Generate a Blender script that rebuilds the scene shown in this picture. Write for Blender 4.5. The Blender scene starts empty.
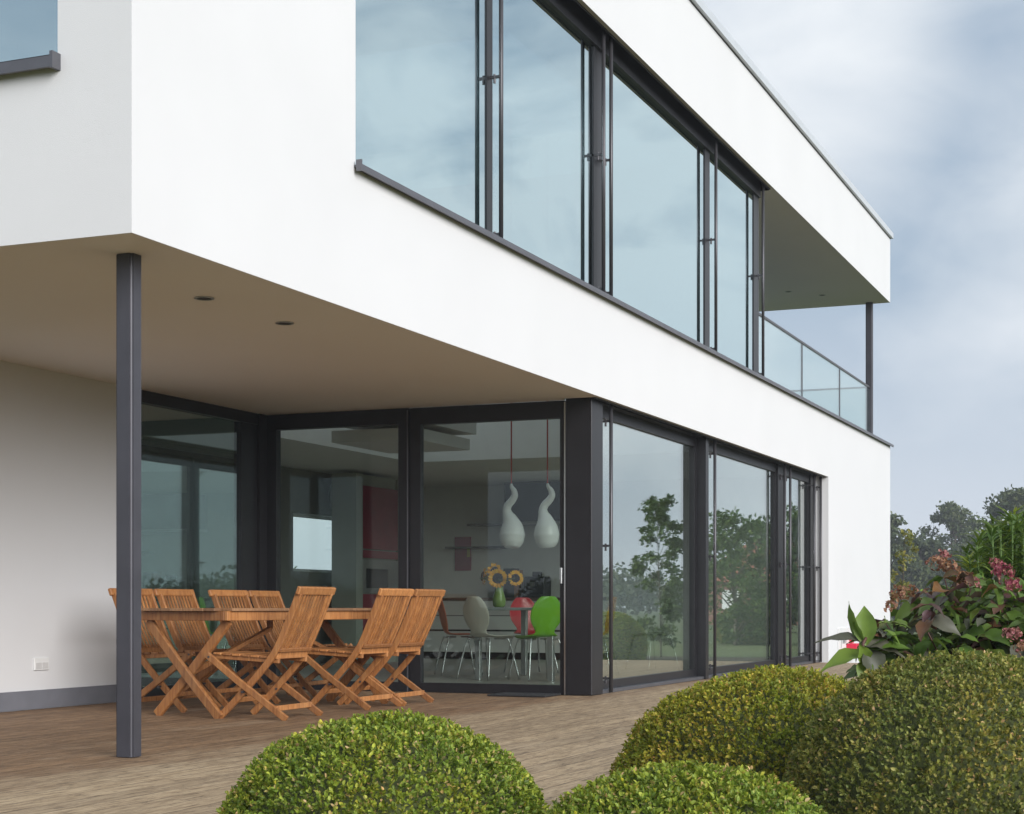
import bpy, bmesh, math, random
import numpy as np
from mathutils import Vector, Matrix, Euler
R = math.radians
random.seed(7)
S = bpy.context.scene
COL = S.collection

# ------------------------------------------------------------------ camera
YAW = math.atan((1200 - 512) / 1660.0)
cam_d = bpy.data.cameras.new("camera")
cam_d.lens = 1660 * 36 / 1024
cam_d.sensor_width = 36
cam_d.shift_y = 200 / 1024
cam_d.clip_start = 0.1
cam_d.clip_end = 4000
cam = bpy.data.objects.new("camera", cam_d)
cam.location = (-13.355, -4.799, 0.76)
cam.rotation_euler = (R(90), 0, YAW - R(90))
COL.objects.link(cam)
S.camera = cam
FW = Vector((math.cos(YAW), math.sin(YAW), 0))
RT = Vector((math.sin(YAW), -math.cos(YAW), 0))

# ------------------------------------------------------------------ sky, sun, exposure
SUN_EL, SUN_AZ = R(21), R(213)          # azimuth clockwise from +Y
W = bpy.data.worlds.new("World")
S.world = W
W.use_nodes = True
nt = W.node_tree
N, L = nt.nodes, nt.links
bg = N["Background"]
bg.inputs["Strength"].default_value = 0.095
sky = N.new("ShaderNodeTexSky")
sky.sky_type = 'NISHITA'
sky.sun_disc = False
sky.sun_elevation = SUN_EL
sky.sun_rotation = SUN_AZ
sky.air_density = 1.0
sky.dust_density = 1.0
sky.ozone_density = 1.5
tc = N.new("ShaderNodeTexCoord")
mp = N.new("ShaderNodeMapping")
mp.inputs["Scale"].default_value = (1.0, 1.0, 2.2)
mp.inputs["Location"].default_value = (0.35, 0.2, 0.1)
L.new(tc.outputs["Generated"], mp.inputs["Vector"])
nz = N.new("ShaderNodeTexNoise")
nz.inputs["Scale"].default_value = 3.4
nz.inputs["Detail"].default_value = 5
nz.inputs["Roughness"].default_value = 0.48
nz.inputs["Distortion"].default_value = 0.35
L.new(mp.outputs["Vector"], nz.inputs["Vector"])
cr = N.new("ShaderNodeValToRGB")
cr.color_ramp.elements[0].position = 0.30
cr.color_ramp.elements[0].color = (0, 0, 0, 1)
cr.color_ramp.elements[1].position = 0.78
cr.color_ramp.elements[1].color = (1, 1, 1, 1)
acc = nz.outputs["Fac"]
def cloud_bank(d, width, amount, acc):
    """a bank of thicker cloud round direction d, its edge broken up by the noise"""
    d = Vector(d).normalized()
    dp = N.new("ShaderNodeVectorMath"); dp.operation = 'DOT_PRODUCT'
    nv = N.new("ShaderNodeVectorMath"); nv.operation = 'NORMALIZE'
    L.new(tc.outputs["Generated"], nv.inputs[0]); L.new(nv.outputs[0], dp.inputs[0]); dp.inputs[1].default_value = d
    r_ = N.new("ShaderNodeMapRange"); r_.interpolation_type = 'SMOOTHSTEP'
    r_.inputs["From Min"].default_value = math.cos(width); r_.inputs["From Max"].default_value = 1.0
    r_.inputs["To Min"].default_value = 0; r_.inputs["To Max"].default_value = amount
    L.new(dp.outputs["Value"], r_.inputs["Value"])
    ad = N.new("ShaderNodeMath"); ad.operation = 'ADD'
    L.new(acc, ad.inputs[0]); L.new(r_.outputs["Result"], ad.inputs[1])
    return ad.outputs[0]
acc = cloud_bank((0.984, 0.250, 0.335), R(7.5), 0.34, acc)
acc = cloud_bank((1.02, 0.09, 0.24), R(15), -0.08, acc)
# finer, crisper broken cloud low over the fields on the sun side
mp2 = N.new("ShaderNodeMapping"); mp2.inputs["Scale"].default_value = (1, 1, 1.8); L.new(tc.outputs["Generated"], mp2.inputs["Vector"])
nz2 = N.new("ShaderNodeTexNoise"); nz2.inputs["Scale"].default_value = 8.5; nz2.inputs["Detail"].default_value = 7
nz2.inputs["Roughness"].default_value = 0.55; nz2.inputs["Distortion"].default_value = 0.5
L.new(mp2.outputs["Vector"], nz2.inputs["Vector"])
wn = N.new("ShaderNodeMath"); wn.operation = 'MULTIPLY_ADD'
L.new(nz2.outputs["Fac"], wn.inputs[0]); wn.inputs[1].default_value = 1.5; wn.inputs[2].default_value = -0.77
sy = N.new("ShaderNodeSeparateXYZ"); L.new(tc.outputs["Generated"], sy.inputs[0])
side = N.new("ShaderNodeMapRange"); side.inputs["From Min"].default_value = 0.12; side.inputs["From Max"].default_value = -0.30
side.inputs["To Min"].default_value = 0.22; side.inputs["To Max"].default_value = 1.0
L.new(sy.outputs["Y"], side.inputs["Value"])
wm = N.new("ShaderNodeMath"); wm.operation = 'MULTIPLY_ADD'
L.new(wn.outputs[0], wm.inputs[0]); L.new(side.outputs["Result"], wm.inputs[1]); L.new(acc, wm.inputs[2])
acc = wm.outputs[0]
acc = cloud_bank((0.92, -0.42, 0.36), R(11), -0.07, acc)
acc = cloud_bank((0.93, -0.34, 0.24), R(12), 0.27, acc)
acc = cloud_bank((0.2, -1.0, 0.6), R(40), 0.15, acc)
L.new(acc, cr.inputs["Fac"])
veil = N.new("ShaderNodeMix"); veil.data_type = 'RGBA'     # thin high veil over the whole sky
veil.inputs[0].default_value = 0.93
L.new(sky.outputs["Color"], veil.inputs[6])
veil.inputs[7].default_value = (2.0, 2.5, 3.1, 1)
cl = N.new("ShaderNodeMix"); cl.data_type = 'RGBA'
L.new(cr.outputs["Color"], cl.inputs[0])
L.new(veil.outputs[2], cl.inputs[6])
cl.inputs[7].default_value = (4.7, 4.9, 5.1, 1)
sp = N.new("ShaderNodeSeparateXYZ")
L.new(tc.outputs["Generated"], sp.inputs[0])
hz = N.new("ShaderNodeMapRange")
hz.inputs["From Min"].default_value = 0.0
hz.inputs["From Max"].default_value = 0.20
hz.inputs["To Min"].default_value = 0.9
hz.inputs["To Max"].default_value = 0.0
L.new(sp.outputs["Z"], hz.inputs["Value"])
hm = N.new("ShaderNodeMix"); hm.data_type = 'RGBA'
L.new(hz.outputs["Result"], hm.inputs[0])
L.new(cl.outputs[2], hm.inputs[6])
hm.inputs[7].default_value = (3.9, 4.15, 4.6, 1)
L.new(hm.outputs[2], bg.inputs["Color"])

sd = bpy.data.lights.new("sun", 'SUN')
sd.energy = 1.95
sd.angle = R(38)
sd.color = (1.0, 0.98, 0.97)
sun = bpy.data.objects.new("sun", sd)
sdir = Vector((math.sin(SUN_AZ) * math.cos(SUN_EL), math.cos(SUN_AZ) * math.cos(SUN_EL), math.sin(SUN_EL)))
sun.rotation_euler = sdir.to_track_quat('Z', 'Y').to_euler()
sun.location = (-5, -20, 30)
COL.objects.link(sun)

S.view_settings.view_transform = 'Standard'
S.view_settings.look = 'None'
S.view_settings.gamma = 1
S.view_settings.use_curve_mapping = False
S.view_settings.exposure = 1.05
S.cycles.use_denoising = True
S.cycles.max_bounces = 9
S.cycles.diffuse_bounces = 4
S.cycles.glossy_bounces = 5
S.cycles.transparent_max_bounces = 20
S.cycles.caustics_reflective = False
S.cycles.caustics_refractive = False

# ------------------------------------------------------------------ materials
def new_mat(name):
    m = bpy.data.materials.new(name)
    m.use_nodes = True
    return m, m.node_tree.nodes, m.node_tree.links, m.node_tree.nodes["Principled BSDF"]

def coords(n, l, scale=(1, 1, 1), kind="Object"):
    t = n.new("ShaderNodeTexCoord")
    m = n.new("ShaderNodeMapping")
    m.inputs["Scale"].default_value = scale
    l.new(t.outputs[kind], m.inputs["Vector"])
    return m.outputs["Vector"]

def noise(n, l, vec, scale, detail=4, rough=0.55):
    t = n.new("ShaderNodeTexNoise")
    t.inputs["Scale"].default_value = scale
    t.inputs["Detail"].default_value = detail
    t.inputs["Roughness"].default_value = rough
    if vec is not None:
        l.new(vec, t.inputs["Vector"])
    return t.outputs["Fac"]

def ramp(n, l, fac, stops):
    r = n.new("ShaderNodeValToRGB")
    e = r.color_ramp.elements
    e[0].position, e[0].color = stops[0][0], (*stops[0][1], 1)
    e[1].position, e[1].color = stops[-1][0], (*stops[-1][1], 1)
    for p, c in stops[1:-1]:
        q = e.new(p); q.color = (*c, 1)
    l.new(fac, r.inputs["Fac"])
    return r.outputs["Color"]

def mixc(n, l, fac, a, b, mode='MIX'):
    m = n.new("ShaderNodeMix"); m.data_type = 'RGBA'; m.blend_type = mode
    for v, i in ((fac, 0), (a, 6), (b, 7)):
        if isinstance(v, (int, float)): m.inputs[i].default_value = v
        elif isinstance(v, tuple): m.inputs[i].default_value = (*v, 1)
        else: l.new(v, m.inputs[i])
    return m.outputs[2]

def bump(n, l, h, strength, dist, bsdf):
    b = n.new("ShaderNodeBump")
    b.inputs["Strength"].default_value = strength
    b.inputs["Distance"].default_value = dist
    l.new(h, b.inputs["Height"])
    l.new(b.outputs["Normal"], bsdf.inputs["Normal"])

def simple(name, col, rough=0.5, metal=0.0, var=0.12, vscale=6.0, bmp=0.0, spec=0.5):
    m, n, l, b = new_mat(name)
    v = coords(n, l)
    f = noise(n, l, v, vscale, 4)
    lo = tuple(c * (1 - var) for c in col); hi = tuple(min(1, c * (1 + var)) for c in col)
    l.new(ramp(n, l, f, [(0.3, lo), (0.7, hi)]), b.inputs["Base Color"])
    b.inputs["Roughness"].default_value = rough
    b.inputs["Metallic"].default_value = metal
    b.inputs["Specular IOR Level"].default_value = spec
    if bmp:
        bump(n, l, noise(n, l, v, 180, 3), bmp, 0.004, b)
    return m

def mat_stucco(name, col, var=0.035):
    m, n, l, b = new_mat(name)
    v = coords(n, l)
    f = noise(n, l, v, 0.9, 6, 0.6)
    lo = tuple(c * (1 - var) for c in col)
    base = ramp(n, l, f, [(0.3, lo), (0.65, col)])
    v2 = coords(n, l, (7, 7, 0.5))                       # faint rain streaks
    st = noise(n, l, v2, 1.0, 3)
    base = mixc(n, l, ramp(n, l, st, [(0.55, (0, 0, 0)), (0.85, (0.04, 0.04, 0.04))]), base, tuple(c * 0.82 for c in col))
    l.new(base, b.inputs["Base Color"])
    b.inputs["Roughness"].default_value = 0.9
    b.inputs["Specular IOR Level"].default_value = 0.2
    bump(n, l, noise(n, l, v, 260, 4, 0.7), 0.35, 0.004, b)
    return m

M = {}
M['stucco'] = mat_stucco("white_render", (0.71, 0.71, 0.715))
M['soffit'] = mat_stucco("soffit_paint", (0.82, 0.80, 0.76))
M['inner'] = simple("interior_paint", (0.82, 0.82, 0.79), 0.8, var=0.03)
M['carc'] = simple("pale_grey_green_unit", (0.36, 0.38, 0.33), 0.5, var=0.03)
M['dim'] = simple("dimmed_room_paint", (0.22, 0.225, 0.20), 0.8, var=0.05)  # room's dimness put into the colour, darker than the other inner walls
M['inner_floor'] = simple("interior_floor", (0.40, 0.38, 0.34), 0.35, var=0.1)
M['dark'] = simple("anthracite_metal", (0.021, 0.020, 0.023), 0.40, 0.3, 0.12, 3)
M['post'] = simple("graphite_post_paint", (0.060, 0.059, 0.071), 0.45, 0.2, 0.12, 4, 0.05)
M['rod'] = simple("dark_steel_rod", (0.075, 0.072, 0.078), 0.38, 0.5, 0.1)
M['black'] = simple("black_slot_lining", (0.012, 0.012, 0.013), 0.6, 0, 0.1)
M['sill'] = simple("grey_sill_metal", (0.13, 0.13, 0.145), 0.4, 0.5, 0.08)
M['coping'] = simple("pale_coping_metal", (0.52, 0.55, 0.58), 0.4, 0.0, 0.05)
M['plinth'] = simple("grey_plinth", (0.17, 0.175, 0.20), 0.6, 0, 0.08)
M['white'] = simple("white_plastic", (0.78, 0.78, 0.77), 0.4, 0, 0.02)
M['steel'] = simple("brushed_steel", (0.55, 0.56, 0.56), 0.3, 1.0, 0.05)

def mat_glass(name, tint, r0, refl=(0.93, 0.98, 0.97)):
    m, n, l, b = new_mat(name)
    n.remove(b)
    out = n["Material Output"]
    g = n.new("ShaderNodeNewGeometry")
    d = n.new("ShaderNodeVectorMath"); d.operation = 'DOT_PRODUCT'
    l.new(g.outputs["Normal"], d.inputs[0]); l.new(g.outputs["Incoming"], d.inputs[1])
    ab = n.new("ShaderNodeMath"); ab.operation = 'ABSOLUTE'; l.new(d.outputs["Value"], ab.inputs[0])
    om = n.new("ShaderNodeMath"); om.operation = 'SUBTRACT'; om.inputs[0].default_value = 1; l.new(ab.outputs[0], om.inputs[1])
    pw = n.new("ShaderNodeMath"); pw.operation = 'POWER'; l.new(om.outputs[0], pw.inputs[0]); pw.inputs[1].default_value = 5
    ma = n.new("ShaderNodeMath"); ma.operation = 'MULTIPLY_ADD'; l.new(pw.outputs[0], ma.inputs[0])
    ma.inputs[1].default_value = 1 - r0; ma.inputs[2].default_value = r0
    t = n.new("ShaderNodeBsdfTransparent"); t.inputs["Color"].default_value = (*tint, 1)
    gl = n.new("ShaderNodeBsdfGlossy"); gl.inputs["Roughness"].default_value = 0.0
    gl.inputs["Color"].default_value = (*refl, 1)
    bp = n.new("ShaderNodeBump"); bp.inputs["Strength"].default_value = 0.012; bp.inputs["Distance"].default_value = 0.02
    tx = n.new("ShaderNodeTexNoise"); tx.inputs["Scale"].default_value = 0.9; tx.inputs["Detail"].default_value = 1
    t2 = n.new("ShaderNodeTexCoord"); l.new(t2.outputs["Object"], tx.inputs["Vector"])
    l.new(tx.outputs["Fac"], bp.inputs["Height"]); l.new(bp.outputs["Normal"], gl.inputs["Normal"])
    mx = n.new("ShaderNodeMixShader")
    l.new(ma.outputs[0], mx.inputs[0]); l.new(t.outputs[0], mx.inputs[1]); l.new(gl.outputs[0], mx.inputs[2])
    l.new(mx.outputs[0], out.inputs["Surface"])
    return m
M['glass'] = mat_glass("window_glass", (0.72, 0.82, 0.78), 0.36, (0.9, 0.97, 1.0))
M['glass_clear'] = mat_glass("terrace_door_glass", (0.96, 0.99, 0.97), 0.032)
M['glass_low'] = mat_glass("sliding_door_glass", (0.92, 0.97, 0.94), 0.40)
M['glass_up'] = mat_glass("coated_window_glass", (0.36, 0.44, 0.44), 0.62, (0.80, 0.955, 1.0))
M['glass_rail'] = mat_glass("balustrade_glass", (0.91, 0.96, 0.95), 0.04)
M['vase'] = mat_glass("green_vase_glass", (0.55, 0.75, 0.35), 0.08)

def mat_teak(name, lo, mid, hi):
    m, n, l, b = new_mat(name)
    g = n.new("ShaderNodeNewGeometry")
    v = coords(n, l, (34, 34, 3.2))
    f = noise(n, l, v, 1.6, 6, 0.62)
    base = ramp(n, l, f, [(0.25, lo), (0.5, mid), (0.78, hi)])
    per = ramp(n, l, g.outputs["Random Per Island"], [(0.0, (0.66, 0.62, 0.60)), (1.0, (1.12, 1.08, 1.02))])
    base = mixc(n, l, 1.0, base, per, 'MULTIPLY')
    oi = n.new('ShaderNodeObjectInfo')
    base = mixc(n, l, 1.0, base, ramp(n, l, oi.outputs['Random'], [(0.0, (0.78, 0.76, 0.74)), (1.0, (1.10, 1.08, 1.05))]), 'MULTIPLY')
    w = noise(n, l, coords(n, l), 5.5, 4)
    base = mixc(n, l, ramp(n, l, w, [(0.5, (0, 0, 0)), (0.8, (0.35, 0.35, 0.35))]), base, (0.20, 0.135, 0.085))
    l.new(base, b.inputs["Base Color"])
    b.inputs["Roughness"].default_value = 0.55
    bump(n, l, f, 0.25, 0.002, b)
    return m
M['teak'] = mat_teak("oiled_teak", (0.23, 0.083, 0.024), (0.43, 0.190, 0.062), (0.58, 0.305, 0.118))
M['teak_top'] = mat_teak("weathered_teak", (0.19, 0.10, 0.05), (0.28, 0.155, 0.08), (0.38, 0.24, 0.14))

def mat_deck():
    m, n, l, b = new_mat("weathered_deck_boards")
    t = n.new("ShaderNodeTexCoord")
    sx = n.new("ShaderNodeSeparateXYZ"); l.new(t.outputs["Object"], sx.inputs[0])
    def math_(op, a, bb=None, c=None):
        k = n.new("ShaderNodeMath"); k.operation = op
        for i, q in enumerate((a, bb, c)):
            if q is None: continue
            if isinstance(q, (int, float)): k.inputs[i].default_value = q
            else: l.new(q, k.inputs[i])
        return k.outputs[0]
    BWID = 0.142
    yb = math_('DIVIDE', sx.outputs["Y"], BWID)
    row = math_('FLOOR', yb)
    fr = math_('FRACT', yb)
    wn = n.new("ShaderNodeTexWhiteNoise"); wn.noise_dimensions = '1D'; l.new(row, wn.inputs["W"])
    xo = math_('MULTIPLY_ADD', wn.outputs["Value"], 4.0, sx.outputs["X"])
    xb = math_('DIVIDE', xo, 4.2)
    seg = math_('FLOOR', xb); fx = math_('FRACT', xb)
    wn2 = n.new("ShaderNodeTexWhiteNoise"); wn2.noise_dimensions = '2D'
    cm = n.new("ShaderNodeCombineXYZ"); l.new(row, cm.inputs[0]); l.new(seg, cm.inputs[1]); l.new(cm.outputs[0], wn2.inputs["Vector"])
    # grain, shifted per board
    cg = n.new("ShaderNodeCombineXYZ")
    l.new(math_('MULTIPLY', sx.outputs["X"], 4.5), cg.inputs[0])
    l.new(math_('MULTIPLY', sx.outputs["Y"], 32.0), cg.inputs[1])
    l.new(math_('MULTIPLY', wn2.outputs["Value"], 30.0), cg.inputs[2])
    grain = noise(n, l, cg.outputs[0], 1.0, 7, 0.68)
    base = ramp(n, l, grain, [(0.25, (0.085, 0.048, 0.026)), (0.45, (0.205, 0.130, 0.076)), (0.62, (0.285, 0.195, 0.122)), (0.8, (0.38, 0.285, 0.195))])
    per = ramp(n, l, wn2.outputs["Value"], [(0, (0.84, 0.83, 0.82)), (1, (1.08, 1.07, 1.05))])
    base = mixc(n, l, 1.0, base, per, 'MULTIPLY')
    # rain-greyed boards beyond the drip line of the roof, ragged edge
    pn = noise(n, l, coords(n, l, (0.35, 1.3, 1)), 1.6, 5, 0.6)
    ed = math_('MULTIPLY_ADD', pn, 1.8, sx.outputs["Y"])
    mr = n.new("ShaderNodeMapRange"); mr.inputs["From Min"].default_value = 1.15; mr.inputs["From Max"].default_value = 0.55
    mr.interpolation_type = 'SMOOTHSTEP'
    l.new(ed, mr.inputs["Value"])
    grey = ramp(n, l, grain, [(0.25, (0.15, 0.108, 0.068)), (0.5, (0.40, 0.32, 0.225)), (0.8, (0.60, 0.51, 0.38))])
    grey = mixc(n, l, 1.0, grey, per, 'MULTIPLY')
    base = mixc(n, l, math_('MULTIPLY', mr.outputs["Result"], 0.88), base, grey)
    # black weathering flecks along the grain
    f2 = noise(n, l, coords(n, l, (5.5, 21, 1)), 1.5, 4, 0.75)
    base = mixc(n, l, ramp(n, l, f2, [(0.56, (0, 0, 0)), (0.65, (0.68, 0.68, 0.68))]), base, (0.07, 0.05, 0.035))
    fl = noise(n, l, coords(n, l, (3.5, 26, 1)), 1.7, 5, 0.7)
    base = mixc(n, l, ramp(n, l, fl, [(0.56, (0, 0, 0)), (0.68, (0.8, 0.8, 0.8))]), base, (0.06, 0.045, 0.035))
    # pale bleached patches
    bl = noise(n, l, coords(n, l, (0.5, 1.6, 1)), 1.1, 5, 0.65)
    base = mixc(n, l, ramp(n, l, bl, [(0.56, (0, 0, 0)), (0.75, (0.45, 0.45, 0.45))]), base, (0.54, 0.445, 0.33))
    gap = math_('LESS_THAN', math_('ABSOLUTE', math_('SUBTRACT', fr, 0.5)), 0.484)
    gx = math_('GREATER_THAN', fx, 0.0012)
    ok = math_('MULTIPLY', gap, gx)
    base = mixc(n, l, 1.0, base, (1.07, 1.0, 0.90), 'MULTIPLY')
    base = mixc(n, l, ok, (0.07, 0.052, 0.036), base)
    l.new(base, b.inputs["Base Color"])
    b.inputs["Roughness"].default_value = 0.72
    b.inputs["Specular IOR Level"].default_value = 0.35
    hh = math_('MULTIPLY_ADD', grain, 0.5, math_('MULTIPLY', ok, 0.8))
    bump(n, l, hh, 0.8, 0.008, b)
    return m
M['deck'] = mat_deck()

def mat_leaf(name, stops, patch=None, trans=0.25, rough=0.45, pscale=3.0, sprig=0):
    m, n, l, b = new_mat(name)
    g = n.new("ShaderNodeNewGeometry")
    base = ramp(n, l, g.outputs["Random Per Island"], stops)
    if patch:
        f = noise(n, l, coords(n, l), pscale, 3)
        base = mixc(n, l, ramp(n, l, f, [(0.42, (0, 0, 0)), (0.68, (0.7, 0.7, 0.7))]), base, mixc(n, l, 1.0, base, patch, 'MULTIPLY'))
    if sprig:                                             # shoots differ from one another
        fs = noise(n, l, coords(n, l), sprig, 2)
        base = mixc(n, l, 1.0, base, ramp(n, l, fs, [(0.36, (0.66, 0.70, 0.62)), (0.64, (1.42, 1.38, 1.30))]), 'MULTIPLY')
    l.new(base, b.inputs["Base Color"])
    b.inputs["Roughness"].default_value = rough
    b.inputs["Specular IOR Level"].default_value = 0.35
    if trans:
        t = n.new("ShaderNodeBsdfTranslucent"); l.new(base, t.inputs["Color"])
        mx = n.new("ShaderNodeMixShader"); mx.inputs[0].default_value = trans
        l.new(b.outputs[0], mx.inputs[1]); l.new(t.outputs[0], mx.inputs[2])
        l.new(mx.outputs[0], n["Material Output"].inputs["Surface"])
    return m
G1 = [(0, (0.120, 0.190, 0.028)), (0.45, (0.200, 0.290, 0.042)), (0.78, (0.300, 0.375, 0.060)), (0.92, (0.42, 0.45, 0.09)), (0.97, (0.50, 0.36, 0.18)), (1.0, (0.55, 0.42, 0.25))]
G2 = [(0, (0.185, 0.200, 0.024)), (0.45, (0.340, 0.320, 0.040)), (0.75, (0.48, 0.41, 0.055)), (0.88, (0.58, 0.43, 0.08)), (1.0, (0.56, 0.31, 0.11))]
G3 = [(0, (0.105, 0.150, 0.034)), (0.5, (0.195, 0.230, 0.056)), (0.8, (0.28, 0.30, 0.080)), (0.95, (0.36, 0.34, 0.12)), (0.98, (0.48, 0.36, 0.20)), (1.0, (0.54, 0.37, 0.23))]
M['box_a'] = mat_leaf("box_leaf_fresh", G1, (1.5, 1.2, 0.9), pscale=6, trans=0.35, sprig=30)
M['box_b'] = mat_leaf("box_leaf_olive", G2, (0.65, 0.95, 0.8), pscale=5, trans=0.35, sprig=27)
M['box_d'] = mat_leaf("box_leaf_dull", G3, (1.5, 1.15, 0.9), pscale=5, trans=0.35, sprig=27)
M['box_new'] = mat_leaf("box_leaf_new_growth", [(0, (0.22, 0.31, 0.035)), (0.6, (0.34, 0.41, 0.05)), (0.93, (0.46, 0.48, 0.06)), (1, (0.62, 0.56, 0.05))])
M['leaf_core'] = simple("shaded_leaf_core", (0.080, 0.095, 0.030), 0.9, 0, 0.75, 110, 0.5)  # mottled dark green, shade between the leaves put into the colour
M['bark'] = simple("bark", (0.10, 0.08, 0.06), 0.9, 0, 0.3, 12, 0.3)
M['tree_far'] = mat_leaf("far_tree_leaf", [(0, (0.055, 0.085, 0.036)), (0.6, (0.095, 0.125, 0.052)), (1, (0.15, 0.17, 0.07))], trans=0.35)
M['tree_gdn'] = mat_leaf("garden_tree_leaf", [(0, (0.045, 0.090, 0.018)), (0.6, (0.088, 0.150, 0.030)), (1, (0.16, 0.22, 0.046))], trans=0.4)
M['sapling'] = mat_leaf("sapling_leaf", [(0, (0.12, 0.15, 0.03)), (0.6, (0.24, 0.24, 0.05)), (1, (0.36, 0.30, 0.07))], trans=0.4)
M['lily'] = mat_leaf("narrow_leaf", [(0, (0.060, 0.120, 0.020)), (0.6, (0.120, 0.205, 0.032)), (1, (0.22, 0.30, 0.055))], trans=0.3, rough=0.4)
M['lily_top'] = mat_leaf("young_narrow_leaf", [(0, (0.24, 0.33, 0.03)), (1, (0.42, 0.47, 0.06))], trans=0.35)

def mat_hyd():
    m, n, l, b = new_mat("hydrangea_leaf")
    g = n.new("ShaderNodeNewGeometry")
    base = ramp(n, l, g.outputs["Random Per Island"], [(0, (0.055, 0.105, 0.024)), (0.32, (0.100, 0.165, 0.034)), (0.58, (0.17, 0.24, 0.04)), (0.66, (0.075, 0.050, 0.040)), (0.78, (0.085, 0.036, 0.042)), (0.90, (0.18, 0.085, 0.022)), (1, (0.085, 0.036, 0.048))])
    f = noise(n, l, coords(n, l), 14, 4)
    base = mixc(n, l, ramp(n, l, f, [(0.5, (0, 0, 0)), (0.72, (0.7, 0.7, 0.7))]), base, (0.10, 0.085, 0.025))
    l.new(base, b.inputs["Base Color"])
    b.inputs["Roughness"].default_value = 0.5
    bump(n, l, noise(n, l, coords(n, l), 60, 3), 0.3, 0.004, b)
    t = n.new("ShaderNodeBsdfTranslucent"); l.new(base, t.inputs["Color"])
    mx = n.new("ShaderNodeMixShader"); mx.inputs[0].default_value = 0.25
    l.new(b.outputs[0], mx.inputs[1]); l.new(t.outputs[0], mx.inputs[2])
    l.new(mx.outputs[0], n["Material Output"].inputs["Surface"])
    return m
M['hyd'] = mat_hyd()
M['hyd_green'] = mat_leaf("hydrangea_green_leaf", [(0, (0.07, 0.135, 0.022)), (0.5, (0.12, 0.20, 0.032)), (1, (0.19, 0.28, 0.045))], trans=0.3, rough=0.42)
M['hyd_dusk'] = mat_leaf("hydrangea_dusky_leaf", [(0, (0.060, 0.068, 0.042)), (1, (0.115, 0.110, 0.080))], trans=0.15)
M['petal_dry'] = mat_leaf("dry_petal", [(0, (0.17, 0.075, 0.045)), (0.45, (0.32, 0.17, 0.09)), (0.8, (0.45, 0.27, 0.15)), (1, (0.45, 0.13, 0.18))], trans=0.3)
M['petal_pink'] = mat_leaf("pink_petal", [(0, (0.24, 0.045, 0.08)), (0.5, (0.40, 0.10, 0.13)), (0.8, (0.48, 0.21, 0.19)), (1, (0.42, 0.27, 0.14))], trans=0.3)
M['petal_mix'] = mat_leaf("fading_petal", [(0, (0.20, 0.07, 0.05)), (0.4, (0.42, 0.16, 0.15)), (0.7, (0.50, 0.28, 0.22)), (1, (0.55, 0.15, 0.24))], trans=0.3)
M['stem'] = simple("reddish_stem", (0.09, 0.035, 0.025), 0.6, 0, 0.2, 20)
M['gstem'] = simple("green_stem", (0.08, 0.14, 0.03), 0.6, 0, 0.2, 20)

def mat_ground(name, stops, scale):
    m, n, l, b = new_mat(name)
    v = coords(n, l)
    f = noise(n, l, v, scale, 8, 0.65)
    base = ramp(n, l, f, stops)
    big = noise(n, l, v, 0.06, 4)
    base = mixc(n, l, ramp(n, l, big, [(0.4, (0, 0, 0)), (0.65, (0.5, 0.5, 0.5))]), base, mixc(n, l, 1.0, base, (1.5, 1.25, 0.9), 'MULTIPLY'))
    l.new(base, b.inputs["Base Color"])
    b.inputs["Roughness"].default_value = 0.95
    bump(n, l, noise(n, l, v, 60, 5), 0.6, 0.03, b)
    return m
M['lawn'] = mat_ground("lawn_grass", [(0.3, (0.055, 0.085, 0.028)), (0.55, (0.095, 0.125, 0.042)), (0.75, (0.14, 0.165, 0.06))], 3.5)
M['soil'] = mat_ground("bed_soil", [(0.3, (0.03, 0.02, 0.014)), (0.7, (0.08, 0.055, 0.035))], 20)

# ------------------------------------------------------------------ mesh helpers
def box(bm, x0, x1, y0, y1, z0, z1):
    v = [bm.verts.new(p) for p in ((x0, y0, z0), (x1, y0, z0), (x1, y1, z0), (x0, y1, z0), (x0, y0, z1), (x1, y0, z1), (x1, y1, z1), (x0, y1, z1))]
    for f in ((0, 3, 2, 1), (4, 5, 6, 7), (0, 1, 5, 4), (1, 2, 6, 5), (2, 3, 7, 6), (3, 0, 4, 7)):
        bm.faces.new([v[i] for i in f])

def bar(bm, p0, p1, w, d, side=(1, 0, 0)):
    """rectangular bar p0->p1; w across 'side', d across the third direction"""
    p0, p1 = Vector(p0), Vector(p1)
    t = (p1 - p0).normalized()
    s = Vector(side); s = (s - t * s.dot(t)).normalized()
    u = t.cross(s)
    v = []
    for p in (p0, p1):
        for a, c in ((-1, -1), (1, -1), (1, 1), (-1, 1)):
            v.append(bm.verts.new(p + s * (a * w / 2) + u * (c * d / 2)))
    for f in ((0, 3, 2, 1), (4, 5, 6, 7), (0, 1, 5, 4), (1, 2, 6, 5), (2, 3, 7, 6), (3, 0, 4, 7)):
        bm.faces.new([v[i] for i in f])

def ribbon(bm, pts, w, d, side=(1, 0, 0)):
    """bent rectangular bar along pts, constant width w along side"""
    s = Vector(side).normalized()
    pts = [Vector(p) for p in pts]
    rings = []
    for i, p in enumerate(pts):
        t = (pts[min(i + 1, len(pts) - 1)] - pts[max(i - 1, 0)]).normalized()
        u = t.cross(s).normalized()
        rings.append([bm.verts.new(p + s * (a * w / 2) + u * (c * d / 2)) for a, c in ((-1, -1), (1, -1), (1, 1), (-1, 1))])
    for a, b2 in zip(rings[:-1], rings[1:]):
        for k in range(4):
            bm.faces.new((a[k], a[(k + 1) % 4], b2[(k + 1) % 4], b2[k]))
    bm.faces.new(rings[0][::-1]); bm.faces.new(rings[-1])

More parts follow.
